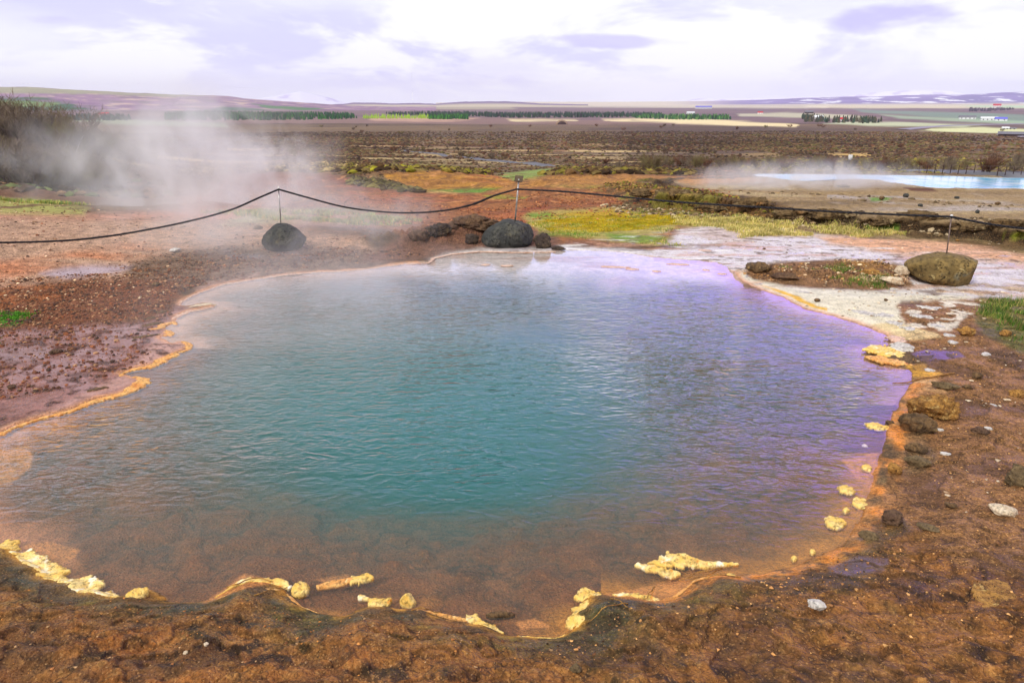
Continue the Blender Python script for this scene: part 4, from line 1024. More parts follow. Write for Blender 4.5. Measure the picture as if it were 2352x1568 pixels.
def post(base, tip, yb, rad, mat, label, capr):
    B_ = atdepth(*base, yb); T_ = atdepth(*tip, yb)
    o = empty('fence_post', B_, label, 'post', 'posts holding the rope barrier')
    rel = T_-B_
    add('shaft', tube_mesh('shaft', [Vector((0, 0, 0))-rel*.22, rel*.5, rel], rad, 10, mat), o)
    add('cap', tube_mesh('cap', [rel*.985, rel*1.0, rel*1.03, rel*1.045], [capr*.8, capr, capr, capr*.5], 12, M_cap), o)
    return o, T_
p1, t1 = post((646, 527), (640, 433), y1, .0075, M_steel, 'thin metal post on the steaming rounded boulder at the left', .014)
p3, t3 = post((2174, 584), (2185.5, 497), y3, .0065, M_rust, 'thin rusty post with white cap on the angular brown boulder', .014)
B_ = atdepth(1183, 509, y2); T_ = atdepth(1191.5, 411, y2)
p2 = empty('fence_post', B_, 'pale metal post with a tilted sign plate, on the large dark boulder', 'post', 'posts holding the rope barrier')
rel = T_-B_
add('shaft', tube_mesh('shaft', [-rel*.2, rel*.4, rel], .0105, 12, M_steel), p2)
add('collar', tube_mesh('collar', [rel*.74, rel*.77], .016, 12, M_steel), p2)
bm = bmesh.new()
cs = [atdepth(X, Y, yy)-B_ for X, Y, yy in ((1183.8,403,y2+.05),(1202.5,405,y2+.05),(1199.2,419,y2-.02),(1180.7,416.5,y2-.02))]
nrm = (cs[1]-cs[0]).cross(cs[3]-cs[0]).normalized()*.012
va = [bm.verts.new(c_+nrm*.5) for c_ in cs]; vb = [bm.verts.new(c_-nrm*.5) for c_ in cs]
bm.faces.new(va); bm.faces.new(vb[::-1])
for k in range(4): bm.faces.new((va[k], vb[k], vb[(k+1) % 4], va[(k+1) % 4]))
bmesh.ops.recalc_face_normals(bm, faces=bm.faces); bmesh.ops.bevel(bm, geom=bm.edges[:], offset=.002, segments=2, affect='EDGES')
me = bpy.data.meshes.new('sign_plate'); bm.to_mesh(me); bm.free(); me.materials.append(M_sign); add('sign_plate', me, p2)
ROPE = [(-420,512),(-260,540),(-120,553),(0,557),(150,552.5),(240,543.5),(320,531),(430,509),(530,482),(600,452),(640,435),(700,452),(784,474),(851,484),(931,489),(1017,484),(1084,470),(1134,450),(1187,434.5),(1300,440.5),(1568,465),(1768,477),(1901,485.5),(2035,492),(2185,498),(2268,514),(2352,525),(2500,534),(2640,530)]
def ydepth(X): return float(np.interp(X, [-420, 0, 640, 1187, 2185, 2640], [6.4, 7.3, y1, y2, y3+.0, y3-.3]))
rp = []; rr_ = []
for i in range(len(ROPE)-1):
    (xa, ya), (xb, yb) = ROPE[i], ROPE[i+1]; pa = ROPE[max(i-1, 0)]; pb = ROPE[min(i+2, len(ROPE)-1)]
    sharp_a = xa in (640, 1187, 2185); sharp_b = xb in (640, 1187, 2185)
    ma = (yb-ya)/(xb-xa) if sharp_a or i == 0 else (yb-pa[1])/(xb-pa[0])
    mb = (yb-ya)/(xb-xa) if sharp_b or i == len(ROPE)-2 else (pb[1]-ya)/(pb[0]-xa)
    nseg = max(6, int((xb-xa)/6))
    for k in range(nseg):
        t = k/nseg; dx = xb-xa; h00 = 2*t**3-3*t*t+1; h10 = t**3-2*t*t+t; h01 = -2*t**3+3*t*t; h11 = t**3-t*t
        X = xa+dx*t; Yv = h00*ya+h10*dx*ma+h01*yb+h11*dx*mb
        rp.append(atdepth(X, Yv, ydepth(X)-.012)); 
        r0_ = .0112+.0008*math.sin(k*2.1+i)
        if 1060 < X < 1150: r0_ += .006*abs(math.sin(X*.31))*math.exp(-((X-1100)/35)**2)
        rr_.append(r0_)
add('rope', tube_mesh('rope', rp, rr_, 8, M_rope), label='black rope slung from post to post behind the pool', cat='rope')

# ------------------------------------------------------------------ loose stones, each placed where the photograph has it
S = [
 ('stone',2136,963,112,60,M_tan,'large porous tan stone on the right shore, leaning against a darker slab',21,.7,3,.22),
 ('stone',2103,997,84,42,M_mud,'flat brown slab stone in front of the large porous tan stone',22,.6,7,.12),
 ('stone',2216,772,42,20,M_tan,'tan broken stone just left of the grass at the right edge',23,.7,6,.2),
 ('stone',2243,871,22,14,M_mud,'small brown stone on the mud above the porous stone',24,.8,6,.15),
 ('stone',2220,893,23,11,M_mud,'small dark reddish stone right of the mossy flat stone',25,.8,6,.12),
 ('stone',2170,896,62,15,M_moss,'long flat mossy stone above the large porous tan stone',26,.5,6,.15),
 ('stone',2336,912,40,18,M_tan,'tan stone at the right edge level with the purple water',27,.7,6,.2),
 ('stone',2250,997,40,13,M_dark,'dark crumbly stone alone on the right mud flat',28,.7,5,.2),
 ('stone',2102,1040,50,23,M_mud,'brown stone below the flat slab by the orange shore band',29,.6,7,.12),
 ('stone',2106,1072,58,22,M_moss,'tilted dark slab below the brown stone on the right shore',30,.45,8,.1),
 ('stone',2053,1090,32,26,M_tan,'squarish tan stone on the inner edge of the orange shore band',31,.9,7,.12),
 ('stone',2338,1116,56,46,M_moss,'dark mossy rough stone cut by the right edge',32,.9,4,.22),
 ('stone',2308,772,24,14,M_tan,'rounded tan stone in the green grass at the right',33,.8,3,.1),
 ('stone',1876,694,15,8,M_mud,'small brown stone on the cream sinter near the yellow bank',34,.8,6,.1),
 ('stone',2035,692,10,6,M_mud,'tiny brown stone on the cream sinter below the boulder',35,.8,6,.1),
 ('stone',2046,1206,46,32,M_dark,'dark reddish crumbly stone with a pale chip, right of the yellow chips',36,.9,4,.2),
 ('stone',2299,1186,60,20,M_pale,'pale pinkish flat stone on the right mud',37,.7,8,.08),
 ('stone',1998,1240,56,16,M_moss,'mossy flat stone touching the orange band at lower right',38,.6,5,.15),
 ('stone',2182,1168,28,10,M_mud,'small grey brown stone left of the pale pinkish one',39,.7,6,.12),
 ('stone',2130,1220,50,12,M_moss,'low grey green stone sunk in the right mud',40,.6,6,.12),
 ('stone',1872,1408,42,20,M_slab,'pale greenish stone sunk in the mud below the lower right shore',41,.8,6,.12),
 ('stone',1322,1545,30,24,M_moss,'blue grey stone in the nearest mud at bottom centre',42,.8,5,.15),
 ('pebble',475,1484,11,8,M_pale,'cream pebble on the dark mud at lower left, upper one of two',43,.9,6,.1),
 ('pebble',427,1502,12,7,M_pale,'cream pebble on the dark mud at lower left, lower one of two',44,.9,6,.1),
 ('stone',1245,571,44,35,M_lava,'pointed dark rock right of the large boulder',45,.8,5,.22),
 ('stone',1283,575,36,9,M_lava,'low dark rock trailing right from the pointed rock',46,.6,5,.15),
 ('stone',1084,562,34,22,M_lava,'small dark round rock left of the large boulder',47,.9,4,.18),
 ('stone',1008,550,66,30,M_lava,'dark jagged rock in the brown bank left of the boulder',48,.7,6,.28),
 ('stone',1100,535,130,36,M_dark,'broad crumbling ledge of dark rock behind the large boulder',49,.6,6,.25),
 ('stone',962,556,50,22,M_dark,'reddish earth clod at the left end of the bank',50,.7,4,.22),
 ('stone',1047,528,60,20,M_dark,'dark clod on top of the brown bank',150,.7,5,.25),
 ('stone',403,580,26,10,M_slab,'grey flat stone on the steaming left flat',51,.7,7,.12),
 ('stone',358,657,20,8,M_mud,'orange brown flat stone in the left rubble',52,.7,6,.12),
 ('stone',600,603,14,7,M_mud,'small stone in front of the steaming boulder',53,.8,6,.12),
 ('stone',593,527,22,9,M_mud,'small brown stone left of the steaming boulder top',54,.8,6,.12),
 ('stone',28,893,18,9,M_dark,'small dark stone on the wet left mud, nearest the rim',55,.8,6,.12),
 ('stone',130,812,30,10,M_dark,'dark clod in the puddles at the left',56,.8,5,.2),
 ('stone',2080,454,13,9,M_basalt,'grey rounded block on the plateau, nearest the blue pool',57,.9,9,.06),
 ('stone',2025,460,13,9,M_mud,'brown block beside a green tuft on the plateau',58,.9,7,.08),
 ('stone',2113,475,11,6,M_basalt,'small flat dark block in the middle of the plateau',59,.9,9,.06),
 ('stone',2197,457,11,6,M_basalt,'small dark block on the plateau behind the last post',60,.9,9,.06),
 ('stone',2291,471,13,8,M_mud,'brownish block far right on the plateau',61,.9,7,.06),
 ('stone',2244,490,9,8,M_basalt,'dark square block near the plateau edge at the right',62,.9,9,.04),
 ('stone',1936,430,30,6,M_moss,'low dark rock at the near rim of the blue pool',63,.6,6,.15),
 ('stone',2081,422,26,6,M_moss,'low dark rock in the shallow corner of the blue pool',64,.6,6,.15),
 ('stone',2199,554,9,4,M_tan,'tiny tan stone on the peach flat behind the brown boulder',65,.8,6,.1),
 ('stone',1755,573,7,4,M_dark,'tiny dark stone on the white sinter flat',66,.8,6,.1),

 ('rock_ledge',1478,462,70,16,M_ledge,'dark craggy outcrop at the left end of the plateau edge, nearest the moss',151,.5,7,.25),
 ('rock_ledge',1545,474,90,20,M_ledge,'dark layered ledge under the plateau edge left of the tan grass bank',152,.45,7,.25),
 ('rock_ledge',1640,486,96,22,M_ledge,'broad overhung ledge above the left part of the tan grass bank',153,.4,7,.25),
 ('rock_ledge',1730,497,100,24,M_ledge,'rounded brown ledge above the middle of the tan grass bank',154,.4,6,.25),
 ('rock_ledge',1815,508,90,22,M_ledge,'brown ledge above the right end of the tan grass bank',155,.4,6,.25),
 ('rock_ledge',1905,520,110,22,M_ledge,'wide low ledge behind the second grass bank',156,.35,6,.25),
 ('rock_ledge',2010,526,90,20,M_ledge,'ledge beside the green tuft under the plateau edge',157,.35,6,.25),
 ('rock_ledge',2110,532,110,22,M_ledge,'pale cracked ledge under the plateau left of the last post',158,.35,7,.25),
 ('rock_ledge',2215,538,100,22,M_ledge,'pale cracked ledge under the plateau right of the last post',159,.35,7,.25),
 ('rock_ledge',2310,542,90,18,M_ledge,'low ledge under the plateau at the right edge of the view',160,.35,7,.25),
 ('stone',1740,630,60,20,M_mud,'pointed brown rock at the left tip of the grassy mound',161,.6,7,.2),
 ('stone',1800,645,66,14,M_dark,'reddish flat rock on the front of the grassy mound',162,.5,6,.2),
 ('stone',2070,634,34,20,M_pale,'pale pinkish rock at the right end of the mound, below its grass tuft',163,.7,6,.18),
 ('stone',2000,630,50,16,M_tan,'tan crusted rock on the middle of the mound',164,.6,5,.2),
 ('stone',2045,655,56,16,M_pale,'pale rock at the front right of the mound',165,.6,6,.18),
]
for s_ in S:
    nm, X, Y, w_, h_, m_, lab, seed, dp_, fc_, rg_ = s_
    rock(nm, X, Y, w_, h_, m_, lab, seed, dp_, fc_, rg_, sub=5 if w_ > 60 else 4, cat='ledge' if nm == 'rock_ledge' else ('pebble' if nm == 'pebble' else 'stone'), sink=.3 if h_ > 12 else .15)

# ------------------------------------------------------------------ sinter crusts
def flaky(sdfun, x0, x1, y0, y1, thick, seed, g, lob):
    """grid-built flaky crust: sdfun gives 1 on the spine falling to 0 at the nominal edge"""
    xs = np.arange(x0-.04, x1+.04, g); ys = np.arange(y0-.04, y1+.04, g); X, Y = np.meshgrid(xs, ys, indexing='ij')
    m = sdfun(X, Y)+lob*(1.0*fbm(X*16, Y*16, 3, seed)+.6*fbm(X*48, Y*48, 3, seed+3))
    ok = m > 0
    # keep the biggest connected piece
    lab = np.zeros(ok.shape, int); best = 0; bl = 0; k = 0
    for a_ in range(ok.shape[0]):
        for b_ in range(ok.shape[1]):
            if ok[a_, b_] and not lab[a_, b_]:
                k += 1; st = [(a_, b_)]; lab[a_, b_] = k; n_ = 0
                while st:
                    p, q = st.pop(); n_ += 1
                    for dp, dq in ((1, 0), (-1, 0), (0, 1), (0, -1)):
                        u, v = p+dp, q+dq
                        if 0 <= u < ok.shape[0] and 0 <= v < ok.shape[1] and ok[u, v] and not lab[u, v]: lab[u, v] = k; st.append((u, v))
                if n_ > best: best = n_; bl = k
    ok = lab == bl
    inner = ok.copy(); inner[1:] &= ok[:-1]; inner[:-1] &= ok[1:]; inner[:, 1:] &= ok[:, :-1]; inner[:, :-1] &= ok[:, 1:]
    top = thick*(.55+.45*ss(0, .6, m))*(1+.55*fbm(X*30, Y*30, 3, seed+5)+.35*fbm(X*85, Y*85, 2, seed+6))
    low = fbm(X*14, Y*14, 2, seed+8); top = top*(1-.45*ss(.1, .4, low))
    Z = np.where(inner, np.maximum(top, .004), top*.35)
    idx = -np.ones(ok.shape, int); sel = np.argwhere(ok); idx[ok] = np.arange(len(sel))
    n_ = len(sel); Vt = np.stack([X[ok], Y[ok], Z[ok]], -1); Vb = Vt.copy(); Vb[:, 2] = -.012
    # undercut lip: the outermost ring leans a little outwards
    f = ok[:-1, :-1] & ok[1:, :-1] & ok[1:, 1:] & ok[:-1, 1:]
    q = np.stack([idx[:-1, :-1][f], idx[1:, :-1][f], idx[1:, 1:][f], idx[:-1, 1:][f]], -1)
    used = np.unique(q); re_ = -np.ones(n_, int); re_[used] = np.arange(len(used)); q = re_[q]; Vt = Vt[used]; Vb = Vb[used]; n_ = len(used)
    ed = {}
    for face in q:
        for k2 in range(4):
            e = (int(face[k2]), int(face[(k2+1) % 4]))
            if (e[1], e[0]) in ed: del ed[(e[1], e[0])]
            else: ed[e] = 1
    side = [(b_, a_, a_+n_, b_+n_) for a_, b_ in ed]
    V = np.concatenate([Vt, Vb]); Fc = [tuple(int(v) for v in r_) for r_ in q]+[tuple(int(v)+n_ for v in r_[::-1]) for r_ in q]+side
    return V, Fc
def crust_path(pts, thick, mat, label, name='sinter_crust', seed=1, lob=.5, cat='crust', zoff=0.0):
    """a low flaky crust along reference-pixel points (X, Y, width px)"""
    W0 = []
    for X, Y, wd in pts:
        x, y = onplane(X, Y, 0.01); W0.append((x, y, wd/F*math.hypot(x, y, CAMH)*1.55))
    W0 = np.array(W0); L_ = np.hypot(np.diff(W0[:, 0]), np.diff(W0[:, 1])).sum()
    g = max(.0034, min(.0075, np.hypot(W0[:, 0], W0[:, 1]).min()/700)); mw = W0[:, 2].max()
    if L_ > 1.2: g *= 1.5
    def sdf(X, Y):
        best = np.full(X.shape, -9.)
        for k in range(len(W0)-1):
            ax, ay, aw = W0[k]; bx, by, bw_ = W0[k+1]; ex, ey = bx-ax, by-ay; l2 = ex*ex+ey*ey+1e-12
            t = np.clip(((X-ax)*ex+(Y-ay)*ey)/l2, 0, 1); d_ = np.hypot(X-ax-t*ex, Y-ay-t*ey); hw = (aw+(bw_-aw)*t)/2
            best = np.maximum(best, 1-d_/np.maximum(hw*1.15, g*1.2))
        return best
    V, Fc = flaky(sdf, W0[:, 0].min()-mw/2, W0[:, 0].max()+mw/2, W0[:, 1].min()-mw/2, W0[:, 1].max()+mw/2, thick*.22, seed, g, .62 if mw > .03 else .2)
    ctr = np.array([V[:, 0].mean(), V[:, 1].mean(), 0]); zb = 0.0
    zg, sdg, *_ = height(V[:, 0], V[:, 1]); n2 = len(V)//2
    V[:, 2] += np.maximum(zg, 0)*.9*(np.arange(len(V)) < n2)+zoff
    V = V-ctr
    return finish_rock(V, Fc, name, (ctr[0], ctr[1], 0), mat, label, cat)
def plate(X, Y, w_, d_, thick, mat, label, seed=1, name='sinter_plate', lift=0.0, yaw=0, cat='crust', rag=.3, tilt=0, dome=.25, group=None):
    """a ragged flat chip centred at the pixel; w_ and d_ are its width and depth in reference pixels"""
    x0, y0, z0 = on_ground(X, Y)
    if float(shore_sd(np.array([x0]), np.array([y0]))[0]) < 0.0: x0, y0 = onplane(X, Y, .005); z0 = 0.0
    r_ = math.hypot(x0, y0, CAMH); hw = w_/F*r_/2; hd = d_/F*r_/2/max(.15, (CAMH/r_))
    g = max(.0034, min(hw, hd)/9)
    V, Fc = flaky(lambda X_, Y_: 1-np.sqrt((X_/hw)**2+(Y_/hd)**2), -hw, hw, -hd, hd, thick*.42, seed, g, .42*min(1.3, rag*2))
    o = finish_rock(V, Fc, name, (x0, y0, z0+lift), mat, label, cat, group); o.rotation_euler = (0, 0, yaw-math.atan2(x0, y0)); return o
crust_path([(-60,1012,6),(0,994,7),(33,977,6),(83,961,6),(110,952,7),(160,942,8),(187,929,9),(227,914,10),(260,907,11),(287,899,13),(307,889,15),(322,879,17),(329,871,13),(318,865,9),(306,867,5)], .022, M_rim, 'long orange sinter rim along the left shore, ending in a knobbly hook', 'sinter_crust', 3)
crust_path([(280,861,6),(279,856,6),(293,850,5),(320,842,10),(350,838,12),(377,822,13),(403,811,10)], .022, M_rim, 'yellow orange rim with scalloped edge, next one up the left shore', 'sinter_crust', 4)
crust_path([(402,808,3),(423,803,4),(434,797,9),(430,787,8),(419,782,5)], .02, M_rim, 'small hooked rim jutting into the water at the left', 'sinter_crust', 5)
crust_path([(345,756,5),(366,752,9),(380,742,10),(398,738,8),(404,742,5)], .022, M_rim, 'yellow knob of crust among broken plates at the left', 'sinter_crust', 6)
crust_path([(378,768,5),(390,765,11),(386,758,8)], .018, M_rim, 'lone yellow lump below the crust knob at the left', 'sinter_crust', 7)
crust_path([(398,730,5),(412,722,7),(433,713,6),(462,708,4),(492,702,3)], .014, M_pink, 'thin pale rim tapering off where the far left bay opens', 'sinter_crust', 8)
crust_path([(440,704,5),(455,700,10),(475,698,11),(491,698,6)], .028, M_pale, 'pale crusted stone standing in the far left bay', 'sinter_crust', 9)
crust_path([(413,699,3),(417,690,4),(440,678,4),(460,669,4),(513,651,4),(567,642,5),(633,632,6),(683,626,5),(740,622,4),(784,621,4),(857,614,4),(924,605,4),(984,602,4)], .010, M_pink, 'thin peach coloured rim along the far left shore', 'sinter_crust', 10)
crust_path([(984,602,4),(992,597,4),(996,591,6),(1037,582,5),(1101,576,4),(1184,578,4),(1277,577,3)], .012, M_pink, 'thin peach rim in front of the large dark boulder', 'sinter_crust', 11)
crust_path([(0,1248,8),(14,1244,13),(36,1241,9)], .03, M_crust, 'cream crust lump at the left edge, first of the lower left chain', 'sinter_crust', 12)
crust_path([(0,1262,5),(20,1256,14),(38,1258,8)], .028, M_crust, 'second cream lump at the left edge just below the first', 'sinter_crust', 13)
crust_path([(28,1268,6),(52,1271,17),(66,1283,20),(90,1296,19),(110,1303,24),(121,1312,28),(118,1322,20),(138,1331,15),(160,1336,17),(186,1335,30),(200,1342,26),(196,1355,22),(214,1362,16),(240,1363,14),(268,1371,7)], .03, M_crust, 'long chain of bright yellow cream crust along the lower left shore', 'sinter_crust', 14, .45)
plate(316, 1366, 46, 17, .045, M_crust, 'smooth yellow crust cap between mossy tufts on the near left shore', 70, 'sinter_crust', rag=.15)
crust_path([(498,1372,5),(520,1356,7),(548,1336,8),(570,1330,13),(590,1332,14),(612,1330,16),(640,1334,14),(662,1342,12)], .03, M_crust, 'twiggy yellow crust with trapped stems, middle of the near shore', 'sinter_crust', 15, .5)
crust_path([(500,1384,4),(540,1378,6),(590,1372,6),(640,1360,5)], .018, M_rim, 'thin orange crust line below the twiggy yellow crust', 'sinter_crust', 16, .5)
plate(690, 1352, 38, 30, .05, M_crust, 'bright orange yellow lump at the shore beside the twiggy crust', 71, 'sinter_crust', rag=.2)
crust_path([(660,1362,4),(676,1382,6),(694,1392,5),(730,1404,3)], .02, M_rim, 'orange crust line running down from the bright lump on the near shore', 'sinter_crust', 171)
crust_path([(958,1397,4),(1000,1402,5),(1040,1412,6),(1072,1418,5)], .02, M_rim, 'thin orange crust line right of the blocky stone', 'sinter_crust', 172)
crust_path([(1188,1462,3),(1225,1468,4),(1262,1467,5),(1296,1456,5)], .02, M_crust, 'thin pale crust line at the lowest bend of the near shore', 'sinter_crust', 173)
crust_path([(1500,1380,4),(1540,1372,5),(1572,1350,6),(1600,1332,5),(1650,1326,4)], .02, M_rim, 'orange stringy crust below the big yellow shelf', 'sinter_crust', 174)
plate(770, 1336, 86, 14, .012, M_rim, 'orange slab just under the water before the yellow lump', 72, rag=.25)
crust_path([(808,1333,6),(822,1325,18),(838,1320,17),(852,1322,8)], .03, M_crust, 'yellow lump at the end of the orange slab', 'sinter_crust', 17)
crust_path([(828,1366,7),(845,1370,10),(866,1378,15),(880,1383,17),(893,1374,8)], .035, M_crust, 'cream crust curling over a black mossy hollow on the near shore', 'sinter_crust', 18, .5)
rock('stone', 938, 1396, 38, 34, M_crust, 'blocky pale orange stone half in the water at the near shore', 73, .8, 8, .06, sink=.3)
crust_path([(1074,1416,8),(1086,1417,16),(1105,1428,14),(1125,1436,12),(1152,1449,6)], .028, M_crust, 'long cream crust flap lying on the near shore, centre', 'sinter_crust', 19, .4)
plate(1150, 1408, 64, 12, .02, M_mud, 'brown shell shaped slab breaking the water at the near shore', 74, rag=.3, cat='stone')
crust_path([(1330,1366,12),(1346,1362,22),(1362,1366,20),(1374,1369,10)], .035, M_crust, 'rounded cream crust block at the corner of the near right bay', 'sinter_crust', 20)
crust_path([(1322,1408,10),(1334,1398,20),(1340,1388,14)], .032, M_crust, 'cream crust block, middle of three at the near right bay', 'sinter_crust', 21)
crust_path([(1306,1424,8),(1318,1426,20),(1334,1427,14)], .032, M_crust, 'cream crust block, lowest of three at the near right bay', 'sinter_crust', 22)
crust_path([(1412,1362,8),(1430,1363,12),(1450,1366,10),(1462,1364,12),(1476,1366,7),(1490,1372,16),(1502,1376,12)], .026, M_crust, 'broken row of yellow crust right of the cream blocks', 'sinter_crust', 23, .6)
crust_path([(1468,1293,8),(1490,1298,12),(1520,1304,14),(1545,1313,15),(1556,1312,8)], .03, M_crust, 'lower lip of the big yellow crust shelf at the near right', 'sinter_crust', 24, .4)
crust_path([(1498,1290,10),(1530,1284,26),(1560,1282,30),(1590,1287,24),(1620,1290,13),(1660,1291,7),(1694,1291,4)], .035, M_crust, 'big bright yellow crust shelf jutting into the near right water', 'sinter_crust', 25, .45)
for (X, Y, w_, h_, m_, lab, sd_) in (
 (1680,1322,18,14,M_crust,'small round cream lump below the big yellow shelf',80),(1825,1280,12,8,M_crust,'tiny cream lump on the lower right shelf, left one',81),
 (1867,1264,13,8,M_crust,'tiny cream lump on the lower right shelf, right one',82),(1918,1196,36,22,M_crust,'flat yellow chip in the water by the right shore, lowest',83),
 (1946,1122,32,15,M_crust,'golden chip at the water line, right shore, above the flat chip',84),(1982,1154,40,18,M_crust,'yellow chip on the orange band of the right shore',85),
 (1992,1072,18,9,M_crust,'small cream chip on the right shelf below a fringed plate',86),(1986,1026,14,7,M_pale,'white pebble on a drowned plate near the right shore',87),
 (1944,1170,12,8,M_crust,'tiny pale chip between the yellow chips',88),(2043,972,20,9,M_mud,'dark olive stone beside the yellow crust island at the right',89),
 (2312,817,0,0,None,'',0)):
    if m_ is M_crust: plate(X, Y, w_*1.15, h_*1.15, .022, m_, lab, sd_, 'sinter_chip', rag=.35)
    elif m_: rock('stone', X, Y+h_*.3, w_, h_, m_, lab, sd_, .8, 5, .14, cat='stone', sink=.3)
plate(2038, 806, 92, 22, .030, M_crust, 'broad yellow crust plate reaching into the violet water at the right', 90, rag=.4)
plate(2042, 826, 84, 16, .022, M_rim, 'lower orange crust plate under the broad yellow one', 91, rag=.4, lift=-.004)
plate(2072, 800, 46, 20, .035, M_slab, 'brown grey slab lying on the yellow crust plates', 92, rag=.3, lift=.01)
plate(2068, 780, 52, 13, .02, M_pink, 'peach slab just above the broad yellow crust plate', 93, rag=.35)
plate(2015, 977, 46, 13, .022, M_crust, 'yellow crust island below the flat slab stone, right shore', 94, rag=.4)
for i, (X, Y, w_, d_, lab) in enumerate([(1982,718,52,8,'long grey white sinter slab beside a puddle on the cream flat'),(2030,724,40,9,'grey white sinter slab right of the long one'),
 (2118,727,42,7,'thin pale slab on the mud right of the puddle'),(2148,708,62,8,'broad pale slab near the right grass'),(2060,742,44,8,'pale slab just above the shore bend'),
 (2150,748,30,7,'small pale slab left of the tan broken stone'),(2100,756,50,8,'cracked pale slab near the shore bend'),(2191,786,22,7,'grey flat chip alone on the dark mud'),
 (2266,813,17,7,'white chip below the right grass'),(2136,850,20,5,'cream chip on the yellow patch of shore'),(2281,930,13,4,'cream chip far out on the right mud'),
 (2271,983,16,5,'white chip above the dark crumbly stone'),(2160,987,16,5,'white chip right of the flat slab stone'),(2173,1042,20,6,'grey white chip right of the brown stone'),
 (2180,770,24,6,'small grey plate on the mud above the violet puddle'),(2052,664,18,4,'pale fragment in front of the grassy mound'),(1846,671,30,4,'dark edged sinter flake at the left of the cream flat'),
 (352,744,40,6,'broken brown plate edge beside the left crust'),(372,716,26,5,'lifted brown plate at the far left bay'),(335,772,44,5,'long cracked plate on the wet mud at the left'),(350,730,30,5,'cracked plate above the yellow knob at the left'),(225,893,34,5,'faint cracked plate on the mud near the long rim')]):
    plate(X, Y, w_, d_, .012 if X > 1000 else .007, M_slab if X > 1000 else M_mud, lab, 100+i, rag=.5, yaw=.1*((i*7) % 5-2))
plate(2290, 1372, 78, 64, .02, M_tan, 'flat yellowish stone with a cream patch in the mud at lower right', 130, rag=.25, cat='stone', name='stone')
for i, (X, Y, w_, lab) in enumerate([(1452,617,34,'peach crust flake in the far shallows, second largest'),(1560,606,70,'long thin peach crust line in the far shallows'),(1508,622,22,'small crust flake below the largest far one'),
  (1410,612,80,'largest peach crust edge in the far shallows'),(1622,619,20,'ochre crust flake left of the right shore corner'),(1658,628,22,'ochre crust flake nearest the right shore corner'),(1116,607,26,'small peach flake in front of the dark boulder'),(1165,609,34,'thin peach flake right of it in the far shallows'),(1620,575,34,'brown flake on the white sheet behind the far shallows')]):
    plate(X, Y, w_*.8, 3, .006, M_pink, lab, 140+i, rag=.5)

# stick and stems
def stick(name, a, b, r_, mat, label, z0=.03, arch=.0, cat='stick'):
    x0, y0 = onplane(a[0], a[1], z0); x1, y1_ = onplane(b[0], b[1], z0)
    pts = []
    for k in range(9):
        t = k/8; x = x0+(x1-x0)*t; y = y0+(y1_-y0)*t+.006*math.sin(k*1.7)
        pts.append((x-x0, y-y0, max(gz(x, y), 0)+r_*.8+arch*math.sin(math.pi*t)))
    return add(name, tube_mesh(name, pts, [r_*(1-.5*k/8) for k in range(9)], 6, mat), loc=(x0, y0, 0), label=label, cat=cat)
M_stick = rock_mat('dry_wood', (176,128,70), (140,98,56), None, .8, 30, None, .004)
M_stem = rock_mat('dry_stem', (190,140,70), (120,80,40), None, .8, 30, None, .002)
stick('stick', (2190,861), (2053,873), .008, M_stick, 'pale orange stick lying across the right shore into the water')
for i, (a_, b_, lab) in enumerate([((1505,1344),(1480,1380),'thin dry stem on the shallow bed near the right bay'),((1440,1420),(1345,1450),'dry stem fallen in the near bay, longer one'),((1400,1400),(1440,1440),'dry stem crossing in the near bay'),
   ((590,1400),(660,1345),'dry stem bent over the twiggy crust'),((520,1345),(640,1330),'reddish stem lying along the twiggy crust'),((945,1408),(1015,1402),'short brown twig below the blocky stone'),((1660,1300),(1560,1330),'orange stem under the big yellow shelf'),((1700,1340),(1590,1345),'long thin stem lying below the big yellow shelf')]):
    stick('stem', a_, b_, .0028, M_stem, lab, .01, .012, 'stem')

# ------------------------------------------------------------------ merged scatter ("stuff")
def merge(base, faces, pos, scl, yaw, tilt=None, nside=3):
    base = np.asarray(base, float); N_ = len(pos); nv_ = len(base)
    V = base[None]*scl[:, None, :]
    c_, s_ = np.cos(yaw)[:, None], np.sin(yaw)[:, None]
    x = V[..., 0]*c_-V[..., 1]*s_; y = V[..., 0]*s_+V[..., 1]*c_
    if tilt is not None: x = x+V[..., 2]*tilt[:, :1]; y = y+V[..., 2]*tilt[:, 1:]
    V = np.stack([x, y, V[..., 2]], -1)+pos[:, None, :]
    Fc = (np.asarray(faces)[None]+(np.arange(N_)*nv_)[:, None, None])
    return V.reshape(-1, 3), Fc.reshape(-1, nside), nv_
def vary(cols, n_, amt=.3):
    c_ = np.array([lin(k) for k in cols])[rng.integers(0, len(cols), n_)]
    return c_*(1+amt*rng.uniform(-1, 1, (n_, 1)))
def scatter_px(polys, n_, rmax=60):
    """random points of the near ground inside reference-pixel outlines, even over the ground"""
    pts = []
    for P_, k in zip(polys, n_):
        W_ = np.array([onplane(*q) for q in P_]); mn = W_.min(0); mx_ = W_.max(0); got = 0; tries = 0
        while got < k and tries < 60:
            q = rng.uniform(mn, mx_, (k*3, 2)); ok = sdpoly(q[:, 0], q[:, 1], W_, 50) > 0; q = q[ok][:k-got]; pts.append(q); got += len(q); tries += 1
    q_ = np.concatenate(pts); r_ = np.hypot(q_[:, 0], q_[:, 1])
    return q_+(.028*r_)[:, None]*np.stack([fbm(q_[:, 0]*1.5, q_[:, 1]*1.5, 3, 7), fbm(q_[:, 0]*1.5, q_[:, 1]*1.5, 3, 8)], -1)
M_grav = attr_mat('gravel_stones', .85, .3, .004, nscale=60)
V1, F1 = ico(1)
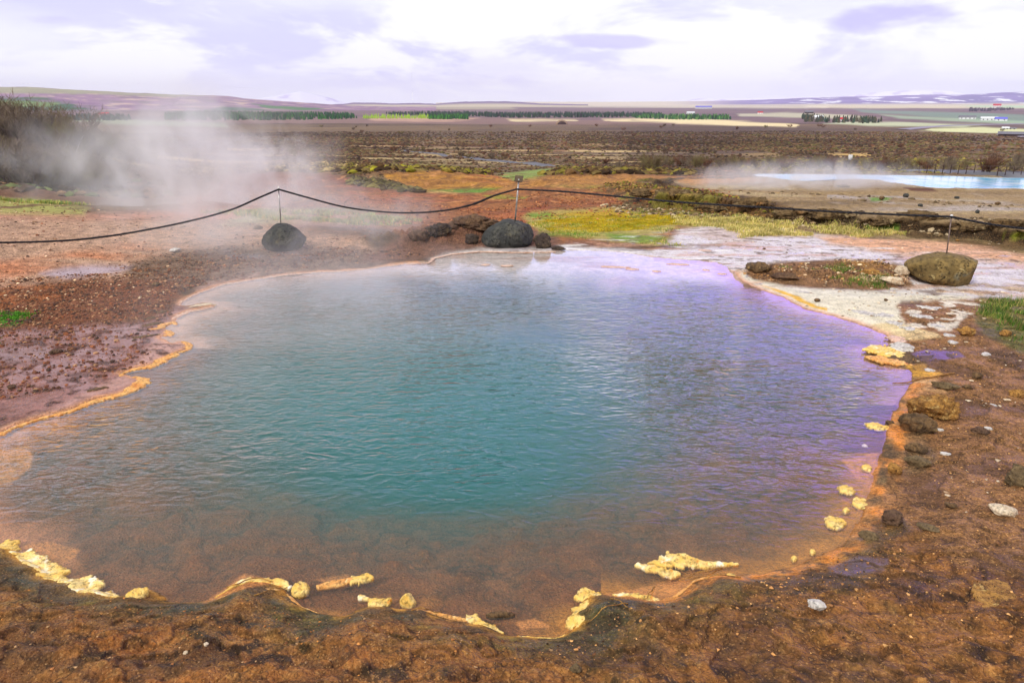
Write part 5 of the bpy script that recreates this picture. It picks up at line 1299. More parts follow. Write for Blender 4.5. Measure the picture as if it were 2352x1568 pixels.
def gravel(name_label, polys, counts, smin, smax, cols, flat=.55, off=-.2, reject=True):
    q = scatter_px(polys, counts); z_, sd_, *_ = height(q[:, 0], q[:, 1])
    ok = sd_ > .02 if reject else sd_ > -9
    q = q[ok]; z_ = z_[ok]; n_ = len(q)
    s_ = smin*(smax/smin)**(rng.random(n_)**2.2)
    scl = np.stack([s_*rng.uniform(.7, 1.3, n_), s_*rng.uniform(.7, 1.3, n_), s_*flat*rng.uniform(.6, 1.3, n_)], -1)
    Bv = V1*(1+.3*np.sin(np.arange(len(V1))*2.4))[:, None]
    V, Fc, nv_ = merge(Bv, F1, np.stack([q[:, 0], q[:, 1], z_+s_*flat*(.5+off)], -1), scl, rng.uniform(0, 6.3, n_), rng.normal(0, .2, (n_, 2)))
    add('gravel', mesh_from('gravel', V, Fc, 3, False, [M_grav], dict(Col=np.repeat(vary(cols, n_), nv_, 0))), kind='stuff', label=name_label)
gravel('brown rubble and chips on the left shore', [[(-300,690),(0,660),(200,640),(400,630),(480,640),(360,730),(200,750),(0,770),(-300,790)],[(-200,760),(0,745),(340,735),(330,850),(0,930),(-200,960)],[(250,620),(500,575),(900,575),(960,590),(700,622),(440,660)],[(-400,480),(900,520),(860,580),(300,630),(-400,700)]],
       [10000, 2600, 4500, 3600], .003, .018, [(112,70,50),(92,58,42),(136,92,64),(84,62,50),(170,128,94),(140,84,54),(70,52,44)])
gravel('pale chips among the left rubble', [[(-300,690),(0,650),(200,640),(420,640),(360,720),(0,760)],[(-400,480),(700,500),(600,620),(-400,680)]], [240, 400], .004, .016, [(236,206,170),(214,176,140)])
gravel('coarse sand and chips on the right shore', [[(2100,800),(2352,780),(2700,800),(2700,1500),(1900,1480),(1700,1360),(1980,1260),(2070,1100)],[(1340,1480),(1700,1370),(1980,1300),(2352,1400),(2352,1600),(1200,1600)]],
       [2600, 800], .002, .007, [(150,104,66),(96,66,44),(190,134,80),(70,48,34),(214,160,100),(120,80,52)])
gravel('pale chips and flakes on the right flats', [[(1700,700),(2000,640),(2352,660),(2500,720),(2200,760),(2040,760)],[(2100,800),(2352,780),(2500,1300),(2100,1200)],[(1560,545),(2352,560),(2500,640),(1800,620)]], [700, 160, 420], .003, .020, [(226,206,180),(200,176,150),(160,130,104),(120,92,70)], .3)
gravel('coarse sand grains in the nearest mud', [[(-200,1400),(560,1420),(1100,1480),(1300,1500),(1300,1640),(-300,1640)]], [700], .0016, .006, [(160,104,60),(110,68,40),(190,126,66),(60,42,30),(180,140,100)])
gravel('stones on the plateau and under its edge', [[(1560,440),(2352,435),(2600,470),(2600,520),(2000,500),(1700,470)],[(1400,445),(1700,500),(2352,545),(2352,560),(1650,512),(1400,470)]], [700, 1500], .008, .05, [(140,116,84),(110,90,64),(176,156,126),(80,64,46)], .5)
gravel('small stones strewn on the orange slope', [[(560,430),(1150,440),(1210,412),(1420,400),(1600,430),(1700,480),(1200,500),(900,515),(700,500)]], [7000], .005, .028, [(150,86,52),(120,66,42),(186,124,78),(96,60,42)], .6)

M_grass = attr_mat('grass_blades', .7, .2, 0, nscale=3)
def grass(label, polys, counts, hmin, hmax, wid, cols, thr=None, lean=.35, clump=0):
    q = scatter_px(polys, counts)
    if clump:
        c_ = q[rng.integers(0, len(q), len(q)//clump)]; q = c_[rng.integers(0, len(c_), len(q))]+rng.normal(0, .035, (len(q), 2))
    if thr is not None: q = q[fbm(q[:, 0]*thr[0], q[:, 1]*thr[0], 3, thr[1]) > thr[2]]
    z_, sd_, *_ = height(q[:, 0], q[:, 1]); ok = sd_ > .03; q = q[ok]; z_ = z_[ok]; n_ = len(q)
    h_ = rng.uniform(hmin, hmax, n_)
    base = [(-.5, 0, 0), (.5, 0, 0), (.32, .0, .55), (-.32, .0, .55), (0, 0, 1.0)]; fc = [(0, 1, 2), (0, 2, 3), (3, 2, 4)]
    scl = np.stack([np.full(n_, wid)*rng.uniform(.6, 1.4, n_), h_, h_], -1)
    B_ = np.array(base); B_[:, 1] = B_[:, 2]**2*.35
    V, Fc, nv_ = merge(B_, fc, np.stack([q[:, 0], q[:, 1], z_-.004], -1), scl, rng.uniform(0, 6.3, n_), rng.normal(0, lean, (n_, 2)))
    c_ = vary(cols, n_, .3)
    add('grass', mesh_from('grass', V, Fc, 3, False, [M_grass], dict(Col=np.repeat(c_, nv_, 0))), kind='stuff', label=label)
GREEN = [(66,112,26),(52,92,22),(88,124,38),(140,136,66),(170,156,90),(74,100,34)]
TAN = [(206,184,112),(186,166,96),(224,204,140),(160,160,70)]
grass('bright green grass patch at the right edge', [[(2252,700),(2300,692),(2500,700),(2700,820),(2400,812),(2330,806),(2270,775)]], [15000], .01, .06, .0045, GREEN, (3, 5, -.12), clump=14)
grass('grass on the low mound by the right shore', [[(1905,640),(1930,628),(1990,642),(2060,652),(2050,668),(1960,666),(1920,656)],[(1760,618),(1810,612),(1830,622),(1790,630)],[(1838,612),(1900,610),(1920,622),(1860,622)],[(2050,632),(2075,634),(2070,645),(2055,642)]], [4200, 500, 1000, 200], .01, .05, .005, GREEN, (3.5, 6, -.1), clump=9)
grass('green tufts on the left rubble', [[(-60,728),(20,718),(82,728),(50,745),(-60,756)],[(-60,790),(20,800),(20,812),(-60,815)]], [2500, 300], .01, .03, .006, [(70,140,20),(100,160,40),(60,110,30)], (4, 6, -.1), clump=9)
gravel('chips and crust on the grassy mound', [[(1700,630),(1780,606),(2000,602),(2085,625),(2095,655),(1960,662),(1800,656)]], [2600], .004, .022, [(150,110,74),(110,78,56),(214,186,150),(90,64,48),(180,130,80)], .5)
grass('tan and green tussocks of the mossy meadow', [[(1200,500),(1225,485),(1300,480),(1500,474),(1600,485),(1800,508),(1830,525),(1700,530),(1560,520),(1500,550),(1560,568),(1480,565),(1380,552),(1230,530)]], [26000], .012, .04, .008, TAN+[(110,150,40),(80,130,30)], (1.1, 9, .12), clump=9)
grass('low yellow moss tips on the meadow', [[(1216,512),(1260,490),(1400,482),(1520,482),(1640,500),(1560,512),(1480,520),(1400,530),(1300,530)]], [30000], .008, .022, .009, [(190,160,20),(170,140,14),(206,180,40),(140,150,30)])
grass('tan grass bank below the plateau edge', [[(1568,496),(1700,502),(1840,518),(1840,528),(1700,530),(1580,516)],[(1690,532),(1820,530),(1850,541),(1780,546),(1700,545)],[(1880,524),(2020,530),(2070,540),(1960,543),(1880,537)]], [14000, 5000, 7000], .02, .055, .009, TAN, clump=12)
grass('pale grass in the steam at the left', [[(-300,458),(0,458),(70,456),(200,474),(190,492),(60,492),(-300,492)],[(480,500),(620,482),(760,476),(960,498),(900,520),(700,510)]], [9000, 8000], .03, .08, .014, [(160,170,90),(200,180,110),(120,150,80)], (1.2, 3, -.1), clump=12)

# dark low clumps on the rims of the orange mounds
M_clump = attr_mat('rim_heath', .95, .1, 0, nscale=6)
def clumps(label, poly, n_, s0, s1, cols, rlo, rhi):
    P_ = np.array(poly, float); aa = np.degrees(np.arctan((P_[:, 0]-1176)/1640))
    a = np.radians(rng.uniform(aa.min()-1, aa.max()+1, n_*25)); r_ = rng.uniform(rlo, rhi, n_*25)
    x = r_*np.sin(a); y = r_*np.cos(a); z_, *_ = height(x, y); X, Y = project(x, y, z_)
    ok = sdpoly(X+8*fbm(x*.6, y*.6, 3, 5), Y+3*fbm(x*.6, y*.6, 3, 6), P_, 30) > 0; x, y, z_ = x[ok][:n_], y[ok][:n_], z_[ok][:n_]; m = len(x)
    Bv = V1*(1+.35*np.sin(np.arange(len(V1))*2.4))[:, None]; s_ = rng.uniform(s0, s1, m)
    V, Fc, nv_ = merge(Bv, F1, np.stack([x, y, z_+s_*.1], -1), np.stack([s_*rng.uniform(.8, 1.8, m), s_, s_*rng.uniform(.3, .7, m)], -1), rng.uniform(0, 6.3, m))
    print(label, m)
    add('ground_cover', mesh_from('ground_cover', V, Fc, 3, False, [M_clump], dict(Col=np.repeat(vary(cols, m, .35), nv_, 0))), kind='stuff', label=label)
HC = [(70,52,36),(96,72,46),(58,44,32),(110,92,54),(120,108,48)]
clumps('dark heath edge on top of the ochre mound', [(790,376),(1060,377),(1160,396),(1110,402),(1000,393),(900,395),(800,400)], 1500, .06, .24, HC+[(140,132,40)], 30, 62)
clumps('dark heath edge above the right orange ridge', [(1240,402),(1290,384),(1400,377),(1480,382),(1590,394),(1600,402),(1400,400),(1290,402)], 1500, .06, .24, HC, 22, 60)
clumps('grassy heath between the mounds and the plain', [(440,376),(800,372),(880,380),(880,398),(640,394),(480,402),(400,400)], 2600, .06, .22, HC+[(170,146,96),(190,164,110)], 38, 95)
clumps('dark strip of heath across the ochre mound foot', [(800,408),(860,413),(960,434),(970,444),(890,438),(800,422)], 500, .05, .16, [(92,84,60),(110,100,64),(74,62,46)], 18, 40)
clumps('rubble and tufts of the broken slope left of the plateau', [(1380,422),(1440,418),(1560,428),(1700,455),(1800,478),(1780,505),(1600,486),(1480,462)], 3600, .010, .04, [(96,70,42),(126,92,54),(70,52,36),(150,120,70),(120,116,46)], 11, 24)
clumps('low plants on the brown left slope', [(-200,330),(0,338),(130,350),(260,390),(420,448),(300,460),(0,440),(-200,440)], 1800, .04, .16, [(96,74,58),(76,62,50),(96,104,60),(120,92,66)], 18, 60)

# heather over the wide heath
M_heath = attr_mat('heather', .95, .1, 0, nscale=1.5)
def heather(n_):
    a = np.radians(rng.uniform(-46, 46, n_)); r_ = 24*(520/24)**(rng.random(n_)**.85)
    x = r_*np.sin(a); y = r_*np.cos(a); z_, sd_, pl_, _, bs_ = height(x, y)
    X, Y = project(x, y, z_)
    bare = [[(-300,300),(0,325),(120,345),(230,385),(330,420),(420,450),(300,470),(-300,470)], [(500,398),(640,393),(760,400),(870,412),(900,396),(1090,392),(1190,420),(1240,404),(1420,398),(1560,404),(1700,420),(1560,480),(500,480)],
            [(1140,402),(1170,396),(1240,388),(1290,386),(1250,404),(1220,416)]]
    ok = (Y > 281) & (pl_ < -.2) & (bs_ < -1)
    for P_ in bare: ok &= sdpoly(X, Y, P_, 40) < 1
    dens = fbm(x/ (r_*.12), y/(r_*.12), 3, 12)
    ok &= (rng.random(n_) < .35+1.3*ss(-.3, .3, dens)) 
    bwn = bandnoise(x*0.45, y*1.6, r_, 2.0, 4, 64)
    tanb = np.maximum(ss(-.15, .25, bwn)*((Y > 350) & (Y < 387) & (X < 1720)), ss(-.05, .25, bwn)*((Y > 331) & (Y < 353) & (X > 520) & (X < 1700)))
    for P_ in ([(1640,345),(1760,348),(1820,362),(1720,366),(1650,358)],[(1290,340),(1640,352),(1640,362),(1290,356)],[(1900,352),(2000,352),(2010,360),(1900,360)]):
        tanb = np.maximum(tanb, ss(-2, 2, sdpoly(X, Y, P_, 20)))
    ok &= rng.random(n_) > tanb*.93
    x, y, z_, r_, X, Y = (v[ok] for v in (x, y, z_, r_, X, Y)); n_ = len(x)
    m_ = 7
    base = [(0, 0, 1)]+[(math.cos(k*2*math.pi/m_)*.62, math.sin(k*2*math.pi/m_)*.62, .72+.2*math.sin(k*2.9)) for k in range(m_)]+[(math.cos((k+.5)*2*math.pi/m_), math.sin((k+.5)*2*math.pi/m_), -.1+.1*math.sin(k*1.9)) for k in range(m_)]
    fc = []
    for k in range(m_):
        k2 = (k+1) % m_; fc += [(0, 1+k, 1+k2), (1+k, 1+m_+k, 1+k2), (1+k2, 1+m_+k, 1+m_+k2)]
    s_ = np.clip(r_, 20, 260)*.0013*rng.uniform(.5, 1.8, n_)
    scl = np.stack([s_*rng.uniform(.8, 2.2, n_), s_*rng.uniform(.8, 1.6, n_), s_*rng.uniform(.45, 1.0, n_)], -1)
    V, Fc, nv_ = merge(base, fc, np.stack([x, y, z_-.02], -1), scl, rng.uniform(0, 6.3, n_), rng.normal(0, .15, (n_, 2)))
    dark = vary([(66,50,42),(84,62,52),(60,48,44),(92,66,52),(78,64,50)], n_, .25); warm = vary([(104,70,52),(100,82,60),(122,100,72),(96,88,54)], n_, .2)
    f = ((rng.random(n_) < .25+.35*ss(0, .4, fbm(x/(r_*.2), y/(r_*.1), 2, 22))*(Y > 325)))[:, None]
    big = bandnoise(x*.6, y, r_, .55, 3, 66); warmf = ((big < -.02) & (rng.random(n_) < .45))[:, None]
    c_ = np.where(f | warmf, warm, dark)*(1-.28*ss(.0, .35, big))[:, None]; mossy = ((Y > 365) & (X > 1700) & (rng.random(n_) < .5))[:, None]
    c_ = np.where(mossy, vary([(130,120,50),(150,134,60),(90,80,44)], n_), c_)
    add('heather', mesh_from('heather', V, Fc, 3, False, [M_heath], dict(Col=np.repeat(c_, nv_, 0))), kind='stuff', label='dark heather and low scrub covering the plain')
heather(150000)

# ------------------------------------------------------------------ bare shrubs
M_bark = rock_mat('shrub_bark', (112,96,86), (80,66,58), None, .9, 8, None, .01)
M_birchbark = rock_mat('birch_bark', (190,182,180), (150,140,138), None, .8, 6, (60,50,48), .01)
def twig_mat(name, c1, c2):
    M = Mat(name, .95, .1); M.l(M.mix(M.ramp(M.noise(2.5, 4), .35, .65), L4(c1), L4(c2)), M.b.inputs['Base Color']); return M.m
M_twig = twig_mat('bare_twigs', (132,116,100), (98,84,74)); M_twig2 = twig_mat('budding_twigs', (130,120,80), (112,90,72)); M_twig3 = twig_mat('reddish_twigs', (128,88,70), (98,72,60))
def shrub_meshes(seed, H_, stems, spread, r0):
    rg = random.Random(seed); T_ = ([], []); C_ = ([], [])
    def seg(store, a, b, ra, rb):
        V, Fc = store; i = len(V); t = (b-a).normalized(); u = t.cross(Vector((.3, .5, .8))).normalized(); v_ = t.cross(u)
        for p, r_ in ((a, ra), (b, rb)):
            for k in range(3):
                an = 2.094*k; V.append(tuple(p+u*math.cos(an)*r_+v_*math.sin(an)*r_))
        for k in range(3): Fc.append((i+k, i+(k+1) % 3, i+3+(k+1) % 3, i+3+k))
    def grow(p, d_, l_, r_, lvl):
        n_ = 3 if lvl < 2 else 2; q = p
        for k in range(n_):
            d2 = (d_+Vector((rg.gauss(0, .16), rg.gauss(0, .16), rg.uniform(0, .12)))).normalized(); nq = q+d2*l_/n_
            seg(T_ if lvl == 0 else C_, q, nq, r_*(1-.25*k), r_*(1-.25*(k+1))); q = nq; d_ = d2
            if lvl < 3:
                for m_ in range(rg.choice((2, 3)) if lvl else 3):
                    a_ = rg.uniform(0, 6.28); dd = (d_*.9+Vector((math.cos(a_), math.sin(a_), .25))*rg.uniform(.5, .95)).normalized()
                    grow(q, dd, l_*rg.uniform(.42, .66), max(r_*.5, .0042), lvl+1)
    for s_ in range(stems):
        a_ = rg.uniform(0, 6.28); b_ = Vector((math.cos(a_)*.01, math.sin(a_)*.01, -.1))
        grow(b_, Vector((math.cos(a_)*spread*.6, math.sin(a_)*spread*.6, 1)).normalized(), H_*.62, r0, 0)
    out_ = []
    for V, Fc in (T_, C_):
        me = bpy.data.meshes.new('shrub'); me.from_pydata(V, [], Fc); me.update(); out_.append(me)
    return out_
def make_shrub(name, seed, H_, stems, spread, r0, tm, cm, label, cat, group):
    o = empty(name, (0, 0, 0), label, cat, group); a_, b_ = shrub_meshes(seed, H_, stems, spread, r0)
    a_.name = 'trunk'; b_.name = 'crown'; a_.materials.append(tm); b_.materials.append(cm)
    add('trunk', a_, o); add('crown', b_, o); return o
def copy_thing(o, loc, rz, s_, label=None, group=None):
    c_ = o.copy(); COL.objects.link(c_); c_.location = loc; c_.rotation_euler = (0, 0, rz); c_.scale = (s_, s_, s_)
    if label: c_['label'] = label
    if group: c_['group'] = group
    for ch in list(o.children):
        d_ = ch.copy(); COL.objects.link(d_); d_.parent = c_
    return c_
LAB_T = 'leafless grey brown birch shrub in the dense thicket on the left hillside'; GRP_T = 'bare shrubs in the hillside thicket'
protos = [make_shrub('birch_shrub', 200+i, 1.0, 4, .9, .022, M_bark, (M_twig, M_twig2, M_twig)[i % 3], LAB_T, 'shrub', GRP_T) for i in range(4)]
first = [True]*4
def place(protos, k, x, y, s_, label=None, group=None):
    rz = random.uniform(0, 6.28); loc = (x, y, gz(x, y)-.03*s_)
    if protos is PR and first[k]:
        first[k] = False; o = protos[k]; o.location = loc; o.rotation_euler = (0, 0, rz); o.scale = (s_,)*3
        if label: o['label'] = label; o['group'] = group
        return o
    return copy_thing(protos[k], loc, rz, s_, label, group)
PR = protos
random.seed(5)
# upper thicket on the crest of the left hillside, lower thicket at its foot
cnt = 0
for i in range(150):
    if i < 95:
        X = random.uniform(-40, 330)**1.0; r_ = random.uniform(38, 62)+max(0, X-100)*.05
        Hs = np.interp(X, [-40, 60, 150, 260, 330], [2.1, 2.0, 1.6, 1.4, 1.0])*random.uniform(.75, 1.15)
        if X > 200 and random.random() < .35: continue
    else:
        X = random.uniform(-40, 250); r_ = random.uniform(22, 29); Hs = np.interp(X, [-40, 60, 160, 250], [1.25, 1.15, 1.0, .7])*random.uniform(.7, 1.1)
    a_ = math.atan((X-1176)/1660); x, y = r_*math.sin(a_), r_*math.cos(a_)
    if i < 95: place(protos, i % 4, x, y, Hs)
    else: place(protos, i % 4, x, y, Hs, 'leafless shrub in the lower thicket at the foot of the left slope', 'bare shrubs of the lower left thicket')
# two pale leaning birches in front of the thicket
for (X, r_, s_, lab) in ((140, 40, 2.4, 'slender white stemmed birch leaning left before the thicket'), (66, 26, 1.3, 'small pale stemmed birch standing in the lower thicket')):
    b_ = make_shrub('birch_tree', 300+int(X), 1.0, 2, .5, .016, M_birchbark, M_twig, lab, 'tree', None)
    a_ = math.atan((X-1176)/1660); x, y = r_*math.sin(a_), r_*math.cos(a_); b_.location = (x, y, gz(x, y)); b_.scale = (s_,)*3
# shrubs scattered over the heath
protoh = [make_shrub('heath_shrub', 240+i, 1.0, 5, 1.3, .02, M_bark, (M_twig3, M_twig, M_twig2)[i % 3], 'bare twiggy shrub standing on the brown heath', 'shrub', 'bare shrubs scattered on the heath') for i in range(3)]
spots = []
for X, Y, s_ in [(905,347,1.9),(930,346,1.6),(955,348,1.5),(985,352,1.2),(1060,360,1.6),(1075,364,1.3),(1110,356,1.1),(1130,366,1.5),(1150,370,1.2),(1162,362,1.6),(1030,341,1.4),(1045,344,1.1),(1215,346,1.2),(1300,345,1.3),(1372,372,1.2),(1390,376,1.4),(1415,389,1.3),(1490,392,2.2),(1500,380,2.2),(1515,382,2.0),(1535,380,2.3),(1556,382,2.2),(1580,384,2.1),(1600,386,2.0),(1625,385,1.6),(1660,388,1.8),(1690,386,2.1),(1715,384,1.9),(1740,386,1.7),(1776,385,2.3),(1800,388,1.9),(1850,388,1.7),(1885,386,2.1),(1915,388,2.2),(1950,388,1.9),(1990,389,1.8),(2020,391,1.9),(2060,392,1.9),(2100,391,1.7),(2130,392,1.5),(2160,396,1.9),(2200,396,1.7),(2260,398,1.5),(2310,398,1.6),(1480,345,1.6),(1510,342,1.3),(1530,346,1.4),(1560,340,1.0),(1436,330,1.4),(1640,352,1.2),(700,330,1.6),(760,333,1.3),(820,338,1.2),(540,330,1.5),(600,336,1.3)]:
    spots.append((X, Y, s_*(.52 if Y > 366 else .8)))
for i in range(60):
    Y = random.uniform(287, 350); spots.append((random.uniform(450, 2350), Y, random.uniform(.9, 1.6)*(1+max(0, 330-Y)*.03)))
for i, (X, Y, s_) in enumerate(spots):
    x, y, z_ = on_ground(X, Y)
    if i < 3: o = protoh[i]; o.location = (x, y, z_-.03); o.scale = (s_,)*3
    else: copy_thing(protoh[i % 3], (x, y, z_-.03), random.uniform(0, 6.28), s_)

# ------------------------------------------------------------------ conifer belts and bright larches
M_con = attr_mat('conifer_foliage', .95, .1, 0, nscale=.4)
def conifer_base(tiers=5, m_=7, seed=0):
    rg = random.Random(seed); V = []; Fc = []
    for t in range(tiers):
        z0 = .08+t/tiers*.86; z1 = min(1.0, z0+.34); r_ = .24*(1-t/tiers*.82); i = len(V)
        V.append((rg.uniform(-.01, .01), rg.uniform(-.01, .01), z1))
        for k in range(m_):
            a_ = 2*math.pi*(k+rg.uniform(-.3, .3))/m_; rr2 = r_*rg.uniform(.7, 1.2); V.append((math.cos(a_)*rr2, math.sin(a_)*rr2, z0-rg.uniform(0, .05)))
        for k in range(m_): Fc.append((i, i+1+k, i+1+(k+1) % m_))
    return np.array(V), Fc
def forest(label, poly, n_, h0, h1, cols, rlo, rhi):
    P_ = np.array(poly, float)
    aa = np.degrees(np.arctan((P_[:, 0]-1176)/1655)); pts = []
    a = np.radians(rng.uniform(aa.min()-1, aa.max()+1, n_*14)); r_ = rng.uniform(rlo, rhi, n_*14)
    x = r_*np.sin(a); y = r_*np.cos(a); z_, *_ = height(x, y); X, Y = project(x, y, z_)
    ok = sdpoly(X, Y, P_, 30) > -.3
    x, y, z_ = x[ok][:n_], y[ok][:n_], z_[ok][:n_]; m_ = len(x)
    Bv, Bf = conifer_base(seed=n_)
    h_ = rng.uniform(h0, h1, m_)
    V, Fc, nv_ = merge(Bv, Bf, np.stack([x, y, z_-.2], -1), np.stack([h_*rng.uniform(.9, 1.5, m_), h_*1.1, h_], -1), rng.uniform(0, 6.3, m_))
    print(label, m_)
    add('forest', mesh_from('forest', V, Fc, 3, False, [M_con], dict(Col=np.repeat(vary(cols, m_, .35), nv_, 0))), kind='stuff', label=label)
DG = [(30,74,44),(22,60,40),(44,92,44),(36,70,50)]
forest('dark conifer plantation left of the bright larches', [(380,262),(470,258),(600,261),(800,263),(824,273),(700,276),(560,277),(380,277)], 1500, 5, 8, DG+[(50,104,40)], 1050, 2400)
forest('band of small green conifers right of the bright larches', [(983,270),(1075,269),(1076,274),(983,274)], 260, 5, 8, [(30,90,36),(60,120,40),(24,70,36)], 1050, 1700)
forest('dark conifer belt across the middle distance', [(888,262),(1050,261),(1176,264),(1400,263),(1520,265),(1520,268),(1400,270),(1176,271),(1060,267),(900,265)], 1300, 5, 9, [(40,66,54),(34,58,50),(52,80,56),(60,64,66)], 1200, 2400)
forest('mixed conifer belt at the right of the middle distance', [(1450,268),(1560,267),(1670,269),(1680,275),(1560,275),(1460,272)], 520, 4, 7.5, [(50,100,56),(34,70,50),(90,130,70)], 1000, 1900)
forest('dark trees round the farmsteads at the right', [(1840,270),(1880,270),(1900,279),(1960,276),(2030,281),(2000,284),(1850,281)], 160, 5, 9, [(50,70,56),(70,70,60),(90,84,70)], 900, 1600)
forest('purple brown copse by the upper right farm', [(2225,250),(2300,247),(2330,252),(2260,257),(2222,256)], 110, 7, 11, [(84,70,90),(66,56,76)], 1900, 3400)
forest('row of small conifers beyond the left thicket', [(150,272),(220,270),(300,272),(300,277),(160,278)], 160, 6, 9, [(70,84,80),(60,72,64)], 1000, 1700)
M_larch = rock_mat('larch_foliage', (166,200,56), (130,172,48), (190,214,90), .9, .5, None, .01)
M_trunk = rock_mat('larch_bark', (110,90,70), (80,64,50), None, .9, 3, None, .01)
Bv, Bf = conifer_base(6, 8, 5)
lme = bpy.data.meshes.new('crown'); lme.from_pydata([tuple(v) for v in Bv], [], Bf); lme.materials.append(M_larch); lme.update()
tme = tube_mesh('trunk', [(0, 0, -.05), (0, 0, .5), (0, 0, .97)], [.02, .014, .004], 6, M_trunk)
lar = None
for i in range(78):
    X = 834+150*(i/77)+random.uniform(-2, 2); Y = 272.6+.9*((i*37) % 3-1)*.6+random.uniform(-.4, .4)
    if (i % 3) == 1: Y -= 2.2
    x, y, z_ = on_ground(X, Y); h_ = random.uniform(5, 8.5)
    if lar is None:
        lar = empty('larch_tree', (x, y, z_), 'bright yellow green larch in the sunlit row before the dark forest', 'tree', 'sunlit larches in a row'); lar.scale = (h_,)*3
        add('trunk', tme, lar); add('crown', lme, lar)
    else: copy_thing(lar, (x, y, z_), random.uniform(0, 6), h_)

# ------------------------------------------------------------------ houses, roads, fence
def flatmat(name, c_, rough=.8):
    M = Mat(name, rough, .3); M.l(M.mix(M.ramp(M.noise(1.5), .3, .7), L4(c_), L4(tuple(v*.88 for v in c_))), M.b.inputs['Base Color']); return M.m
M_white = flatmat('white_wall', (236,234,240)); M_red = flatmat('red_roof', (196,30,50)); M_grey = flatmat('grey_roof', (120,116,130)); M_blue = flatmat('blue_roof', (110,110,220)); M_wood = flatmat('dark_timber', (70,48,50)); M_glass = Mat('window_pane', .1, .5, L4((30,32,40))).m; M_wroof = flatmat('white_roof', (230,230,238))
def boxm(name, x0, x1, y0, y1, z0, z1, mat):
    bm = bmesh.new(); bmesh.ops.create_cube(bm, size=1)
    bmesh.ops.scale(bm, vec=(x1-x0, y1-y0, z1-z0), verts=bm.verts); bmesh.ops.translate(bm, vec=((x0+x1)/2, (y0+y1)/2, (z0+z1)/2), verts=bm.verts)
    me = bpy.data.meshes.new(name); bm.to_mesh(me); bm.free(); me.materials.append(mat); return me
def house(X, Y, wpx, hpx, wall, roof, label, name='farmhouse', cat='house', rz=.2):
    x, y, z_ = on_ground(X, Y); k = math.hypot(x, y)/F
    w_ = wpx*k; H_ = hpx*k; hw = w_/2; dpt = min(w_*.6, 9.0)/2; hwall = H_*.55
    o = empty(name, (x, y, z_-.3), label, cat, None, rz=-math.atan2(x, y)+rz)
    add('wall', boxm('wall', -hw, hw, -dpt, dpt, 0, hwall, wall), o)
    e = .4; V = [(-hw-e, -dpt-e, hwall-.05), (hw+e, -dpt-e, hwall-.05), (hw+e, dpt+e, hwall-.05), (-hw-e, dpt+e, hwall-.05), (-hw-e, 0, H_), (hw+e, 0, H_)]
    me = bpy.data.meshes.new('roof'); me.from_pydata(V, [], [(0, 1, 5, 4), (2, 3, 4, 5), (1, 2, 5), (3, 0, 4), (3, 2, 1, 0)]); me.materials.append(roof); add('roof', me, o)
    nw = max(2, int(w_/4.5))
    for i in range(nw):
        cx = -hw+w_*(i+.5)/nw; add('window', boxm('window', cx-.6, cx+.6, -dpt-.06, -dpt-.004, hwall*.35, hwall*.8, M_glass), o)
    return o
house(1878.5, 275, 18, 9, M_white, M_wroof, 'white house with pale roof among dark trees, right middle distance')
house(1937, 278, 14, 7, M_white, M_red, 'small red roofed house just right of the white house')
house(1858, 261, 16, 6, M_wood, M_grey, 'dark low barn above the white house', 'barn', 'barn')
house(1746, 262, 10, 5, M_white, M_red, 'tiny red roofed hut on the pale field')
house(1616, 250, 34, 6, M_white, M_blue, 'long blue roofed farm building near the horizon', 'barn', 'barn')
house(1586, 262, 16, 5, M_white, M_wroof, 'low white house left of the forest end')
house(2221, 274, 26, 7, M_white, M_grey, 'white farm with grey roof on the green fields')
house(2271, 277, 26, 7, M_white, M_wroof, 'long white shed right of the white farm', 'barn', 'barn')
house(2298, 278, 18, 7, M_white, M_blue, 'violet roofed shed beside the long white one', 'barn', 'barn')
house(2289, 248, 12, 7, M_white, M_red, 'red roofed farmhouse in the purple copse near the horizon')
house(2309, 297, 10, 5, M_white, M_wroof, 'low white hut by the road at the far right, left one')
house(2324, 297, 12, 4, M_white, M_grey, 'low grey roofed hut by the road at the far right, right one')
house(2326, 313, 44, 9, M_wood, M_grey, 'long dark timber shed at the right edge by the road', 'shed', 'shed', 0)
house(240, 268, 16, 8, M_white, M_red, 'red roofed white house beyond the steam at the left')
def strip(name, pts, width, mat, zo=.06, label=None):
    W_ = [on_ground(*p)[:2] for p in pts]; P_ = [np.array(W_[0])]
    for a_, b_ in zip(W_[:-1], W_[1:]):
        a_ = np.array(a_); b_ = np.array(b_); n_ = max(2, int(np.linalg.norm(b_-a_)/max(1.0, np.linalg.norm(a_)*.01)))
        for k in range(1, n_+1): P_.append(a_+(b_-a_)*k/n_)
    P_ = np.array(P_); d_ = np.gradient(P_, axis=0); d_ /= np.linalg.norm(d_, axis=1)[:, None]+1e-9; nn = np.stack([-d_[:, 1], d_[:, 0]], -1)
    K = 5; V = np.concatenate([(P_+nn*width*(k/(K-1)-.5))[:, None] for k in range(K)], 1).reshape(-1, 2)
    z_, *_ = height(V[:, 0], V[:, 1]); z_ = z_.reshape(-1, K); z_ = z_*.3+z_.max(1, keepdims=True)*.7; z_[:, 0] -= .35; z_[:, -1] -= .35; z_ = z_.ravel()+zo
    V = np.concatenate([V, z_[:, None]], 1)
    me = mesh_from(name, V, grid_faces(len(P_), K), 4, True, [mat]); add(name, me, kind='structure')
M_path = Mat('grey_gravel_path', .9, .2); M_path.l(M_path.mix(M_path.ramp(M_path.noise(.6, 5), .3, .7), L4((118,116,124)), L4((90,88,96))), M_path.b.inputs['Base Color']); M_path = M_path.m
